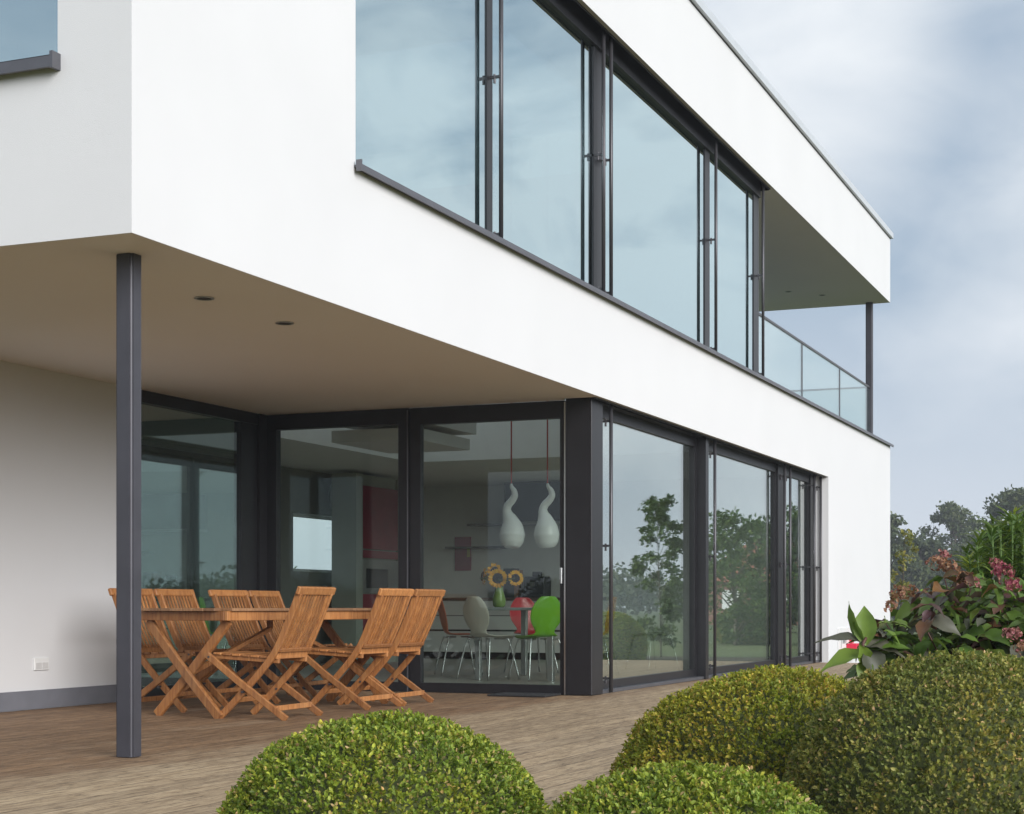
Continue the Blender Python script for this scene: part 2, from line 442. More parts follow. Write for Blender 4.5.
def tube(bm, pts, rad, n=8, cap=True):
    pts = [Vector(p) for p in pts]
    rr = rad if isinstance(rad, (list, tuple)) else [rad] * len(pts)
    rings = []
    ref = Vector((0.31, 0.87, 0.2))
    for i, p in enumerate(pts):
        t = (pts[min(i + 1, len(pts) - 1)] - pts[max(i - 1, 0)]).normalized()
        if i == 0:
            if abs(t.dot(ref.normalized())) > 0.95: ref = Vector((1, 0, 0))
        s = (ref - t * ref.dot(t)).normalized(); u = t.cross(s); ref = s
        rings.append([bm.verts.new(p + (s * math.cos(2 * math.pi * k / n) + u * math.sin(2 * math.pi * k / n)) * rr[i]) for k in range(n)])
    for a, b2 in zip(rings[:-1], rings[1:]):
        for k in range(n):
            bm.faces.new((a[k], a[(k + 1) % n], b2[(k + 1) % n], b2[k]))
    if cap:
        bm.faces.new(rings[0][::-1]); bm.faces.new(rings[-1])

def cyl(bm, c, r, h, n=24):
    tube(bm, [c, (c[0], c[1], c[2] + h)], r, n)

def lathe(bm, prof, n=24, c=(0, 0, 0)):
    rings = [[bm.verts.new((c[0] + r * math.cos(2 * math.pi * k / n), c[1] + r * math.sin(2 * math.pi * k / n), c[2] + z)) for k in range(n)] for r, z in prof]
    for a, b2 in zip(rings[:-1], rings[1:]):
        for k in range(n):
            bm.faces.new((a[k], a[(k + 1) % n], b2[(k + 1) % n], b2[k]))
    bm.faces.new(rings[0][::-1]); bm.faces.new(rings[-1])

def catmull(pts, n=6):
    pts = [Vector(p) for p in pts]
    out = []
    for i in range(len(pts) - 1):
        p0 = pts[max(i - 1, 0)]; p1 = pts[i]; p2 = pts[i + 1]; p3 = pts[min(i + 2, len(pts) - 1)]
        for k in range(n):
            t = k / n
            out.append(0.5 * ((2 * p1) + (p2 - p0) * t + (2 * p0 - 5 * p1 + 4 * p2 - p3) * t * t + (3 * p1 - p0 - 3 * p2 + p3) * t ** 3))
    out.append(pts[-1])
    return out

def link(name, me, parent=None, mat=None):
    o = bpy.data.objects.new(name, me)
    COL.objects.link(o)
    if mat is not None:
        for m_ in (mat if isinstance(mat, (list, tuple)) else [mat]):
            me.materials.append(m_)
    if parent is not None: o.parent = parent
    return o

def obj(name, bm, mat, parent=None, bevel=0.0, smooth=False, seg=1):
    if bevel:
        bmesh.ops.bevel(bm, geom=bm.edges[:] , offset=bevel, segments=seg, affect='EDGES', clamp_overlap=True)
    bmesh.ops.recalc_face_normals(bm, faces=bm.faces[:])
    me = bpy.data.meshes.new(name)
    bm.to_mesh(me); bm.free()
    if smooth:
        for p in me.polygons: p.use_smooth = True
    return link(name, me, parent, mat)

def BM(fn=None, *a):
    bm = bmesh.new()
    if fn: fn(bm, *a)
    return bm

def tag(o, label=None, cat=None, group=None, kind=None):
    if label: o['label'] = label
    if cat: o['category'] = cat
    if group: o['group'] = group
    if kind: o['kind'] = kind
    return o

def thing(name, label, cat, loc=(0, 0, 0), rz=0.0, group=None):
    o = bpy.data.objects.new(name, None)
    COL.objects.link(o)
    o.location = loc; o.rotation_euler = (0, 0, rz)
    o.empty_display_size = 0.2
    return tag(o, label, cat, group)

def dup(root, loc, rz, label, scale=None):
    r = root.copy(); COL.objects.link(r)
    r.location = loc; r.rotation_euler = (0, 0, rz); r['label'] = label
    if scale: r.scale = scale
    for ch in list(root.children):
        c = ch.copy(); COL.objects.link(c); c.parent = r
        for g in ch.children:
            d = g.copy(); COL.objects.link(d); d.parent = c
    return r

# numpy leaf meshes -----------------------------------------------------
def np_mesh(name, V, F, mat, parent=None, midx=None, smooth=False):
    """V (n,3), F (m,k) same k for all"""
    me = bpy.data.meshes.new(name)
    m_, k = F.shape
    me.vertices.add(len(V)); me.vertices.foreach_set("co", V.astype(np.float32).ravel())
    me.loops.add(m_ * k); me.loops.foreach_set("vertex_index", F.astype(np.int32).ravel())
    me.polygons.add(m_)
    me.polygons.foreach_set("loop_start", np.arange(0, m_ * k, k, dtype=np.int32))
    if midx is not None: me.polygons.foreach_set("material_index", midx.astype(np.int32))
    if smooth: me.polygons.foreach_set("use_smooth", np.ones(m_, dtype=bool))
    me.update(calc_edges=True)
    return link(name, me, parent, mat)

def unit(a): return a / (np.linalg.norm(a, axis=-1, keepdims=True) + 1e-9)

def leaves(P, T, Nn, ln, wd, fold=0.25):
    """six-vertex folded leaves. P base, T tip direction, Nn face normal"""
    T = unit(T); Sd = unit(np.cross(T, Nn)); Nn = np.cross(Sd, T)
    ln = ln[:, None]; wd = wd[:, None]
    up = Nn * wd * fold
    v = np.stack([P,
                  P + T * ln * 0.30 - Sd * wd * 0.5 + up,
                  P + T * ln * 0.70 - Sd * wd * 0.42 + up,
                  P + T * ln,
                  P + T * ln * 0.70 + Sd * wd * 0.42 + up,
                  P + T * ln * 0.30 + Sd * wd * 0.5 + up], axis=1).reshape(-1, 3)
    n = len(P)
    b = (np.arange(n) * 6)[:, None]
    F = np.concatenate([b + np.array([[0, 3, 2, 1]]), b + np.array([[0, 5, 4, 3]])], axis=1).reshape(-1, 4)
    return v, F

def value_noise(P, rng, nw=10, f0=3.0):
    out = np.zeros(len(P))
    for _ in range(nw):
        k = rng.normal(size=3) * f0
        out += np.sin(P @ k + rng.uniform(0, 6.28))
    return out / math.sqrt(nw)

# ================================================================== GROUND
def sheet(name, x0, x1, y0, y1, z, mat):
    bm = bmesh.new()
    v = [bm.verts.new(p) for p in ((x0, y0, z), (x1, y0, z), (x1, y1, z), (x0, y1, z))]
    bm.faces.new(v)
    return tag(obj(name, bm, mat), kind='structure')
sheet('lawn', -1500, 1500, -1500, 1500, -0.16, M['lawn'])
sheet('soil', -12.5, 16, -5.4, -1.6, -0.15, M['soil'])
bm = bmesh.new()
box(bm, -8.7, 9.29, -2.95, -0.16, -0.14, 0.0)
box(bm, -10.5, -8.7, -2.25, -0.16, -0.14, 0.0)
box(bm, -10.5, -0.001, -0.16, 3.185, -0.14, 0.0)
box(bm, -0.001, 9.29, -0.16, 0.06, -0.14, 0.0)
tag(obj('deck', bm, M['deck']), kind='structure')

# ================================================================== HOUSE
house = thing('house', 'white rendered two storey flat roofed modern house with long bands of anthracite framed glazing', 'house')
XL, XR, YF, YB = -6.747, 14.2, -0.10, 8.0
ZS, ZT, ZH, ZP = 2.543, 3.40, 5.757, 6.80     # soffit, sill, window head, parapet
Z1 = 0.003
def part(name, mat, *boxes, parent=house, bevel=0.0):
    bm = bmesh.new()
    for b_ in boxes: box(bm, *b_)
    return obj(name, bm, mat, parent, bevel)

WX0, WX1 = -4.479, 6.14        # upper window band
LX0 = 0.0; LX1 = 9.30          # lower glazed opening
# front wall, split into butting blocks round the openings
wall = part('wall', M['stucco'],
    (XL, XR, YF, -0.045, ZS, ZT),                 # spandrel skin
    (XL, LX0 - 0.07, -0.045, 0.25, ZS, ZT),
    (LX0 - 0.07, LX1, -0.045, 0.25, ZS + 0.16, ZT),
    (LX1, XR, -0.045, 0.25, ZS, ZT),
    (XL, WX0, YF, 0.25, ZT, ZH),
    (XL, XR, YF, -0.045, ZH, ZP),                 # parapet skin
    (XL, WX0, -0.045, 0.25, ZH, ZP),
    (WX0, WX1, -0.045, 0.25, ZH + 0.16, ZP),
    (WX1, XR, -0.045, 0.25, ZH, ZP),
    (LX1, XR, YF, 0.25, -0.15, ZS),               # lower wall beside the glazing
    # gable on the near side, with a window opening y .33 .. 3.9
    (XL, XL + 0.35, 0.25, 0.33, ZS, ZP),
    (XL, XL + 0.35, 0.33, 3.9, ZS, ZT),
    (XL, XL + 0.35, 0.33, 3.9, 5.6, ZP),
    (XL, XL + 0.35, 3.9, YB, ZS, ZP),
    # lower wall at the back of the covered terrace
    (-5.1, -2.06, 3.21, 3.45, -0.15, ZS),
    (-5.1, -4.8, 3.45, 6.0, -0.15, ZS),
    # far gable, ground floor and parapet
    (XR - 0.3, XR, 0.25, 6.3, -0.15, ZT),
    (XR - 0.3, XR, 0.25, YB, ZH, ZP),
    # back wall with a kitchen window
    (-5.1, 5.30, 6.0, 6.3, -0.15, 3.0), (6.95, XR - 0.3, 6.0, 6.3, -0.15, 3.0),
    (5.30, 6.95, 6.0, 6.3, -0.15, 1.22), (5.30, 6.95, 6.0, 6.3, 1.98, 3.0),
    (XL + 0.35, 6.25, 6.0, 6.3, 3.0, 5.75),
)
part('soffit', M['soffit'],
     (XL + 0.006, -5.09, 3.26, 7.99, ZS - 0.001, ZS + 0.05), (XL + 0.006, -0.07, YF + 0.006, 3.208, ZS - 0.001, ZS + 0.05),
     (XL + 0.006, 0.02, 3.208, 3.26, ZS - 0.001, ZS + 0.05),
     (-0.07, 0.02, 0.252, 3.208, ZS - 0.001, ZS + 0.05))
part('soffit', M['soffit'], (WX1, XR - 0.006, YF + 0.006, 7.99, ZH - 0.001, ZH + 0.05))
part('roof', M['inner'], (XL + 0.35, 0.4, 0.25, 7.9, 5.90, 6.4), (5.1, 6.3, 0.25, 7.9, 5.90, 6.4), (0.4, 5.1, 0.25, 0.9, 5.90, 6.4), (0.4, 5.1, 5.6, 7.9, 5.90, 6.4), (6.3, XR - 0.3, 0.25, 7.9, ZH + 0.05, 6.4))  # hole over the stair void: unseen skylight added to brighten the room
part('coping', M['coping'],
     (XL - 0.03, XR + 0.045, YF - 0.045, 0.30, ZP + 0.012, ZP + 0.100),
     (XL - 0.03, XL + 0.38, 0.30, YB, ZP + 0.012, ZP + 0.100),
     (XR - 0.33, XR + 0.045, 0.30, YB, ZP + 0.012, ZP + 0.100))
part('coping_gap', M['black'], (XL, XR + 0.01, YF - 0.006, 0.28, ZP, ZP + 0.012))
# shutter slots above the glazing: dark lining inside the recess
part('shutter_slot', M['black'], (WX0, WX1, -0.044, 0.05, ZH + 0.12, ZH + 0.159), (WX1 - 0.012, WX1 - 0.002, -0.044, 0.249, ZH - 0.02, ZH + 0.12), (WX0, WX1, -0.06, -0.046, ZH - 0.012, ZH - 0.002))
part('shutter_slot', M['black'], (LX0 - 0.069, LX1, -0.044, 0.03, ZS + 0.12, ZS + 0.159), (LX0 - 0.069, LX1 - 0.002, -0.062, -0.046, ZS - 0.012, ZS - 0.002))
# floors, ceilings and inner walls
part('floor', M['inner_floor'], (0.05, XR - 0.3, 0.20, 6.0, -0.15, 0.01), (-2.05, 0.05, 3.30, 6.0, -0.15, 0.01))
part('ceiling', M['inner'],
     (-5.0, -0.075, 3.262, 6.0, ZS + 0.006, 3.0), (XL + 0.35, -5.1, 3.262, 6.0, ZS + 0.06, 3.0), (XL + 0.35, -0.075, 0.25, 3.262, ZS + 0.051, 3.0),
     (5.20, XR - 0.3, 0.25, 6.0, ZS + 0.012, 3.0), (-0.075, 5.20, 4.2, 6.0, ZS + 0.012, 3.0), (-0.075, 1.3, 3.262, 4.2, ZS + 0.012, 3.0))
part('parapet', M['inner'], (5.20, 5.32, 0.26, 5.99, 3.0, 3.85))
part('inner_wall', M['inner'], (6.16, 6.30, 0.26, 5.99, 3.0, 5.89))
part('inner_wall', M['inner'], (9.15, 9.25, 0.30, 5.98, 0.01, ZS + 0.01))
part('dimming_lining', M['dim'], (-2.3, -2.06, 3.46, 5.98, 0.011, ZS), (-2.05, 5.30, 5.98, 5.998, 0.011, ZS + 0.005), (6.95, 9.14, 5.98, 5.998, 0.011, ZS + 0.005), (5.30, 6.95, 5.98, 5.998, 0.011, 1.22), (5.30, 6.95, 5.98, 5.998, 1.98, ZS + 0.005))  # dark sheets added over the pale walls so the room looks unlit
part('balcony_floor', M['plinth'], (6.30, XR - 0.3, 0.25, 7.9, 3.0, 3.36))
part('plinth', M['plinth'], (-5.1, -2.06, 3.188, 3.209, Z1, 0.141))

# sill running under the upper windows and along the balcony edge
part('sill', M['sill'], (WX0 - 0.02, 1.6 , -0.150, 0.10, ZT + 0.004, ZT + 0.018), (WX0 - 0.02, 1.6, -0.154, -0.140, ZT - 0.016, ZT + 0.020),
     (WX0 - 0.032, WX0 - 0.02, -0.157, -0.120, ZT - 0.022, ZT + 0.045))
part('sill', M['sill'], (1.606, XR + 0.03, -0.150, 0.10, ZT + 0.004, ZT + 0.018), (1.606, XR + 0.03, -0.154, -0.140, ZT - 0.016, ZT + 0.020),
     (6.2, XR - 0.02, 0.10, 0.26, ZT + 0.001, ZT + 0.016))
part('sill', M['sill'], (XL - 0.055, XL + 0.10, 0.33, 3.92, ZT + 0.004, ZT + 0.02), (XL - 0.060, XL - 0.045, 0.33, 3.92, ZT - 0.030, ZT + 0.024),
     (XL - 0.064, XL, 0.312, 0.33, ZT - 0.035, ZT + 0.045))

# ---- upper window band ------------------------------------------------
YG = 0.10
upper = part('window', M['dark'],                                  # the outer frame
     (WX0, WX1, 0.075, 0.135, ZT + 0.019, ZT + 0.075),
     (WX0, WX1, 0.055, 0.140, 5.655, ZH + 0.118),
     (WX0 + 0.002, WX0 + 0.05, 0.065, 0.135, ZT + 0.075, 5.655))
MUL = [(-2.061, -1.958), (0.285, 0.560), (3.80, 3.985), (5.90, 6.139)]
for a, b_ in MUL:
    part('mullion', M['dark'], (a, b_, 0.082, 0.145, ZT + 0.076, 5.654), parent=upper)
edges = [WX0 + 0.05] + [q for ab in MUL for q in ab]
for i in range(0, 8, 2):
    part('pane', M['glass_up'], (edges[i], edges[i + 1], 0.092, 0.104, ZT + 0.075, 5.655), parent=upper)
def rod(x, y, z0, z1, levels, ymul, parent, r=0.017, x2=None):
    bm = bmesh.new()
    tube(bm, [(x, y, z0), (x, y, z1)], r, 12)
    ro = obj('guide_rod', bm, M['rod'], parent, smooth=True)
    for z in levels:
        bm = bmesh.new()
        box(bm, x - 0.008, x + 0.008, y, ymul + 0.001, z - 0.010, z + 0.010)
        if x2 is not None:
            box(bm, min(x, x2), max(x, x2), y + 0.02, y + 0.035, z - 0.008, z + 0.008)
        tube(bm, [(x, (y + ymul) / 2, z - 0.045), (x, (y + ymul) / 2, z + 0.02)], 0.010, 8)
        obj('bracket', bm, M['rod'], parent)
for x in (-2.00, 0.293, 0.492, 3.92, 6.0):
    rod(x, -0.005, ZT + 0.02, ZH + 0.12, (ZT + 0.13, 4.70), 0.10, upper, x2=(0.35 if x == 0.49 else None))

# ---- window in the near gable ------------------------------------------
gw = part('window', M['dark'], (XL + 0.08, XL + 0.15, 0.33, 3.9, ZT + 0.021, ZT + 0.085), (XL + 0.08, XL + 0.15, 0.33, 3.9, 5.52, 5.6),
     (XL + 0.08, XL + 0.15, 0.332, 0.36, ZT + 0.085, 5.52), (XL + 0.08, XL + 0.15, 3.82, 3.898, ZT + 0.085, 5.52), (XL + 0.08, XL + 0.15, 2.05, 2.13, ZT + 0.085, 5.52))
part('pane', M['glass_up'], (XL + 0.105, XL + 0.117, 0.36, 2.05, ZT + 0.085, 5.52), parent=gw)
part('pane', M['glass_up'], (XL + 0.105, XL + 0.117, 2.13, 3.82, ZT + 0.085, 5.52), parent=gw)

# ---- lower glazing in the long front ------------------------------------
part('pier', M['dark'], (0.0, 0.29, 0.0, 0.235, Z1, ZS + 0.115), bevel=0.004)
low = part('window', M['dark'],
     (0.291, 0.34, 0.06, 0.20, Z1, 2.52),                 # jamb by the pier
     (3.545, 3.655, 0.0, 0.18, Z1, 2.60),                   # posts
     (7.03, 7.33, 0.06, 0.18, Z1, 2.60),
     (8.90, 9.20, 0.06, 0.17, Z1, 2.60),
     (0.29, 9.20, 0.035, 0.205, 2.545, 2.655))            # head beam
part('threshold', M['sill'], (0.29, 9.29, 0.02, 0.21, Z1, 0.03))
def sliding(x0, x1, yg, parent, sl=0.075):
    f = part('sash', M['dark'], (x0, x0 + sl, yg - 0.03, yg + 0.03, 0.031, 2.544), (x1 - sl, x1, yg - 0.03, yg + 0.03, 0.031, 2.544),
         (x0 + sl, x1 - sl, yg - 0.03, yg + 0.03, 0.031, 0.105), (x0 + sl, x1 - sl, yg - 0.03, yg + 0.03, 2.44, 2.544), parent=parent)
    part('pane', M['glass_low'], (x0 + sl, x1 - sl, yg - 0.006, yg + 0.006, 0.105, 2.44), parent=parent)
sliding(0.341, 3.544, 0.130, low, 0.06)
sliding(3.656, 7.029, 0.115, low, 0.05)
sliding(7.331, 8.899, 0.110, low, 0.03)
part('wall', M['stucco'], (9.201, 9.298, 0.10, 0.249, 0.0, ZS + 0.10))
for x in (0.505, 3.896, 7.14, 7.436, 8.872, 9.27):
    rod(x, 0.0, 0.008, ZS + 0.12, (0.13, 1.30, 2.40), 0.10, low)

# ---- glazing round the covered terrace ------------------------------------
ter = part('window', M['dark'],
     (-0.13, 0.09, 3.195, 3.36, Z1, ZS - 0.003),                                            # corner post
     (-2.058, -0.131, 3.215, 3.30, 2.44, ZS - 0.003), (-2.058, -0.131, 3.215, 3.30, Z1, 0.10),
     (-2.058, -2.0, 3.215, 3.30, 0.10, 2.44), (-0.40, -0.131, 3.225, 3.30, 0.10, 2.44))
part('pane', M['glass'], (-2.0, -0.40, 3.25, 3.262, 0.10, 2.44), parent=ter)
part('pane_frame', M['dark'],
     (0.0, 0.085, 1.74, 3.194, 2.40, ZS - 0.003), (0.0, 0.085, 1.74, 3.194, Z1, 0.085),
     (0.0, 0.085, 3.10, 3.194, 0.085, 2.40), (0.0, 0.085, 1.74, 1.84, 0.085, 2.40), parent=ter)
part('pane', M['glass_clear'], (0.030, 0.042, 1.84, 3.10, 0.085, 2.40), parent=ter)
door = part('door', M['dark'],
     (0.02, 0.09, 0.262, 1.735, 2.389, ZS - 0.004), (0.02, 0.09, 0.262, 1.735, Z1, 0.085),
     (0.02, 0.09, 1.63, 1.735, 0.085, 2.389), (0.02, 0.09, 0.262, 0.297, 0.085, 2.389))
part('pane', M['glass_clear'], (0.045, 0.057, 0.297, 1.63, 0.085, 2.389), parent=door)
part('handle', M['steel'], (-0.012, 0.02, 0.268, 0.290, 0.96, 1.10), parent=door, bevel=0.003)
part('track', M['steel'], (-0.006, 0.018, 0.237, 0.250, Z1, ZS - 0.02), parent=door)
part('track', M['sill'], (-0.006, 0.0185, 1.742, 1.752, Z1, ZS - 0.02), parent=door)

# ---- kitchen window at the back --------------------------------------------
kw = part('window', M['white'], (5.30, 6.95, 6.10, 6.16, 1.22, 1.26), (5.30, 6.95, 6.10, 6.16, 1.94, 1.98), (5.30, 5.34, 6.10, 6.16, 1.26, 1.94), (6.91, 6.95, 6.10, 6.16, 1.26, 1.94))
part('pane', M['glass_rail'], (5.34, 6.91, 6.125, 6.135, 1.26, 1.94), parent=kw)

# ---- posts -------------------------------------------------------------------
def post(x0, x1, y0, y1, z0, z1):
    bm = bmesh.new(); box(bm, x0, x1, y0, y1, z0, z1)
    es = [e for e in bm.edges if abs((e.verts[0].co - e.verts[1].co).z) > 1]
    bmesh.ops.bevel(bm, geom=es, offset=0.014, segments=3, affect='EDGES')
    o = obj('post', bm, M['post'], house)
    return o
post(-6.382, -6.288, 0.158, 0.262, 0.004, ZS - 0.002)
post(14.02, 14.11, 0.16, 0.27, ZT + 0.018, ZH - 0.002)

# ---- balcony balustrade --------------------------------------------------------
rail = part('balustrade', M['rod'], (6.15, 14.02, 0.195, 0.225, 4.345, 4.375), (13.99, 14.015, 0.225, 7.8, 4.345, 4.375))
for a, b_ in ((6.16, 9.02), (9.05, 11.58), (11.61, 14.00)):
    part('panel', M['glass_rail'], (a, b_, 0.204, 0.214, ZT + 0.03, 4.344), parent=rail)
part('panel', M['glass_rail'], (13.995, 14.005, 0.24, 3.9, ZT + 0.03, 4.344), parent=rail)
part('panel', M['glass_rail'], (13.995, 14.005, 3.93, 7.8, ZT + 0.03, 4.344), parent=rail)
for x in (9.035, 11.595):
    part('baluster', M['rod'], (x - 0.012, x + 0.012, 0.20, 0.218, ZT + 0.018, 4.344), parent=rail)

# ---- recessed downlights and a socket ------------------------------------------
def downlight(x, y, z):
    bm = bmesh.new()
    n_ = 28
    r1, r2 = 0.058, 0.042
    top = [[bm.verts.new((x + r * math.cos(2 * math.pi * k / n_), y + r * math.sin(2 * math.pi * k / n_), zz)) for k in range(n_)] for r, zz in ((r1, z - 0.002), (r1, z - 0.008), (r2, z - 0.008), (r2, z - 0.0025))]
    for a, b2 in zip(top[:-1], top[1:]):
        for k in range(n_): bm.faces.new((a[k], a[(k + 1) % n_], b2[(k + 1) % n_], b2[k]))
    d = obj('downlight', bm, M['steel'], house)
    bm = bmesh.new(); tube(bm, [(x, y, z - 0.0045), (x, y, z - 0.0025)], r2 - 0.001, 24)
    obj('lens', bm, M['black'], d)
downlight(-5.20, 0.50, ZS); downlight(-4.29, 0.50, ZS)
downlight(12.6, 1.22, ZH); downlight(13.1, 0.79, ZH)
so = part('socket', M['white'], (-3.325, -3.155, 3.196, 3.2095, 0.288, 0.380), bevel=0.003)
part('socket_cover', simple("socket_grey", (0.62, 0.61, 0.60), 0.5), (-3.31, -3.245, 3.192, 3.1965, 0.302, 0.345), (-3.235, -3.17, 3.192, 3.1965, 0.302, 0.345), parent=so)

# ================================================================== TERRACE FURNITURE
def teak_chair(label, loc, rz):
    t = thing('folding_chair', label, 'chair', loc, rz, 'teak folding chairs round the terrace table')
    HW = 0.225
    prof = catmull([(0, -0.355, 0.855), (0, -0.268, 0.65), (0, -0.160, 0.44), (0, 0.030, 0.225), (0, 0.255, 0.006)], 5)
    for s in (-1, 1):
        bm = bmesh.new(); ribbon(bm, [Vector((s * HW, p.y, p.z)) for p in prof], 0.026, 0.046)
        obj('leg', bm, M['teak'], t, 0.004)
        bm = bmesh.new(); ribbon(bm, [(s * (HW + 0.03), 0.335, 0.435), (s * (HW + 0.03), 0.10, 0.262), (s * (HW + 0.03), -0.275, 0.006)], 0.026, 0.046)
        obj('leg', bm, M['teak'], t, 0.004)
    bm = bmesh.new(); bar(bm, (-0.268, -0.366, 0.870), (0.268, -0.366, 0.870), 0.028, 0.056, side=(0, -0.94, -0.34))
    obj('top_rail', bm, M['teak'], t, 0.006)
    bm = bmesh.new()
    for k in range(10):
        x = -0.189 + k * 0.042
        xs = x * 0.96
        ribbon(bm, [Vector((x + (xs - x) * (q / 7), p.y, p.z)) for q, p in enumerate(catmull([(0, -0.358, 0.846), (0, -0.282, 0.65), (0, -0.172, 0.435)], 4)[:8] + [Vector((0, -0.172, 0.435))])], 0.0175, 0.010)
    obj('back_slats', bm, M['teak'], t, 0.0)
    bm = bmesh.new(); bar(bm, (-HW + 0.013, -0.176, 0.440), (HW - 0.013, -0.176, 0.440), 0.022, 0.036, side=(0, 1, 0.2))
    bar(bm, (-HW - 0.005, -0.205, 0.468), (HW + 0.005, -0.205, 0.468), 0.018, 0.026, side=(0, 1, 0.4))
    obj('lower_rail', bm, M['teak'], t, 0.003)
    bm = bmesh.new()
    for k in range(7):
        y = -0.155 + k * 0.072
        bar(bm, (-0.222 + 0.0, y, 0.418 + 0.004 * k), (0.222, y, 0.418 + 0.004 * k), 0.060, 0.016, side=(0, 1, 0.05))
    for s in (-1, 1):
        bar(bm, (s * 0.195, -0.19, 0.396), (s * 0.195, 0.315, 0.425), 0.024, 0.034)
    obj('seat', bm, M['teak'], t, 0.003)
    bm = bmesh.new(); bar(bm, (-HW - 0.03, -0.195, 0.078), (HW + 0.03, -0.195, 0.078), 0.02, 0.036, side=(0, 1, 0))
    obj('stretcher', bm, M['teak'], t, 0.003)
    bm = bmesh.new(); bar(bm, (-HW, 0.15, 0.125), (HW, 0.15, 0.125), 0.02, 0.034, side=(0, 1, 0.4))
    obj('stretcher', bm, M['teak'], t, 0.003)
    for s in (-1, 1):
        for py, pz in ((0.056, 0.185), (0.315, 0.42)):
            bm = bmesh.new(); tube(bm, [(s * (HW - 0.02), py, pz), (s * (HW + 0.047), py, pz)], 0.008, 8)
            obj('pivot', bm, M['rod'], t)
    return t
c0 = teak_chair('teak folding chair on the near side of the table, closest to the steel post', (-3.42, 1.135, 0), R(2))
dup(c0, (-2.20, 1.125, 0), R(-1), 'teak folding chair on the near side of the table, middle one of three')
dup(c0, (-1.65, 1.115, 0), R(1), 'teak folding chair on the near side of the table, closest to the glass door')
dup(c0, (-3.00, 2.20, 0), R(180), 'teak folding chair partly hidden behind the grey steel post')
dup(c0, (-2.46, 2.18, 0), R(181), 'teak folding chair on the far side of the table, next to the half hidden one')
dup(c0, (-1.80, 2.12, 0), R(178), 'teak folding chair on the far side of the table, third from the grey post')
dup(c0, (-1.11, 2.18, 0), R(183), 'teak folding chair on the far side of the table, farthest from the post')

TL, TW, TZ = 2.25, 0.86, 0.752
tb = thing('garden_table', 'long teak extending table with crossed legs on the covered terrace', 'table', (-2.62, 1.53, 0), R(-7.5))
bm = bmesh.new()
def slab(bm, outline, z0, z1):
    a = [bm.verts.new((x, y, z0)) for x, y in outline]; b_ = [bm.verts.new((x, y, z1)) for x, y in outline]
    n_ = len(outline)
    for k in range(n_): bm.faces.new((a[k], a[(k + 1) % n_], b_[(k + 1) % n_], b_[k]))
    bm.faces.new(a[::-1]); bm.faces.new(b_)
hx, hy, ch = TL / 2, TW / 2, 0.09
nsl = 9
pw = TW / nsl
for k in range(nsl):
    y0 = -hy + k * pw + 0.002; y1 = y0 + pw - 0.004
    e = max(0, ch - min(abs(y0 + hy), abs(hy - y1)) * 0.9) * 0.9
    for sx0, sx1 in ((-hx + e, -0.353), (-0.35, 0.35), (0.353, hx - e)):
        box(bm, sx0, sx1, y0, y1, TZ - 0.020, TZ)
obj('tabletop', bm, M['teak_top'], tb, 0.002)
bm = bmesh.new()
for s in (-1, 1):
    box(bm, -hx + 0.05, hx - 0.05, s * (hy - 0.035) - 0.013, s * (hy - 0.035) + 0.013, TZ - 0.085, TZ - 0.0205)
    box(bm, s * (hx - 0.06) - 0.013, s * (hx - 0.06) + 0.013, -hy + 0.05, hy - 0.05, TZ - 0.085, TZ - 0.0205)
obj('apron', bm, M['teak'], tb, 0.003)
for sx in (-1, 1):
    for sy in (-1, 1):
        x = sx * (hx - 0.12) + (0.02 * sy)
        bm = bmesh.new()
        ribbon(bm, catmull([(x, -sy * 0.34, TZ - 0.086), (x, -sy * 0.19, 0.50), (x, sy * 0.02, 0.28), (x, sy * 0.30, 0.006)], 5), 0.034, 0.066)
        obj('leg', bm, M['teak'], tb, 0.005)
    bm = bmesh.new()
    bar(bm, (sx * (hx - 0.12), 0.0, 0.29), (sx * 0.10, 0.0, 0.60), 0.04, 0.03, side=(0, 1, 0))
    bar(bm, (sx * 0.10, 0.0, 0.60), (sx * 0.10, 0.0, TZ - 0.03), 0.04, 0.03, side=(0, 1, 0))
    obj('stretcher', bm, M['teak'], tb, 0.003)

mt = tag(part('doormat', simple("black_rubber_mat", (0.02, 0.02, 0.022), 0.8, 0, 0.2, 40, 0.4), (-0.40, -0.02, 0.27, 0.80, 0.004, 0.018), parent=None, bevel=0.003),
         'thin black doormat on the deck in front of the glass door', 'doormat')

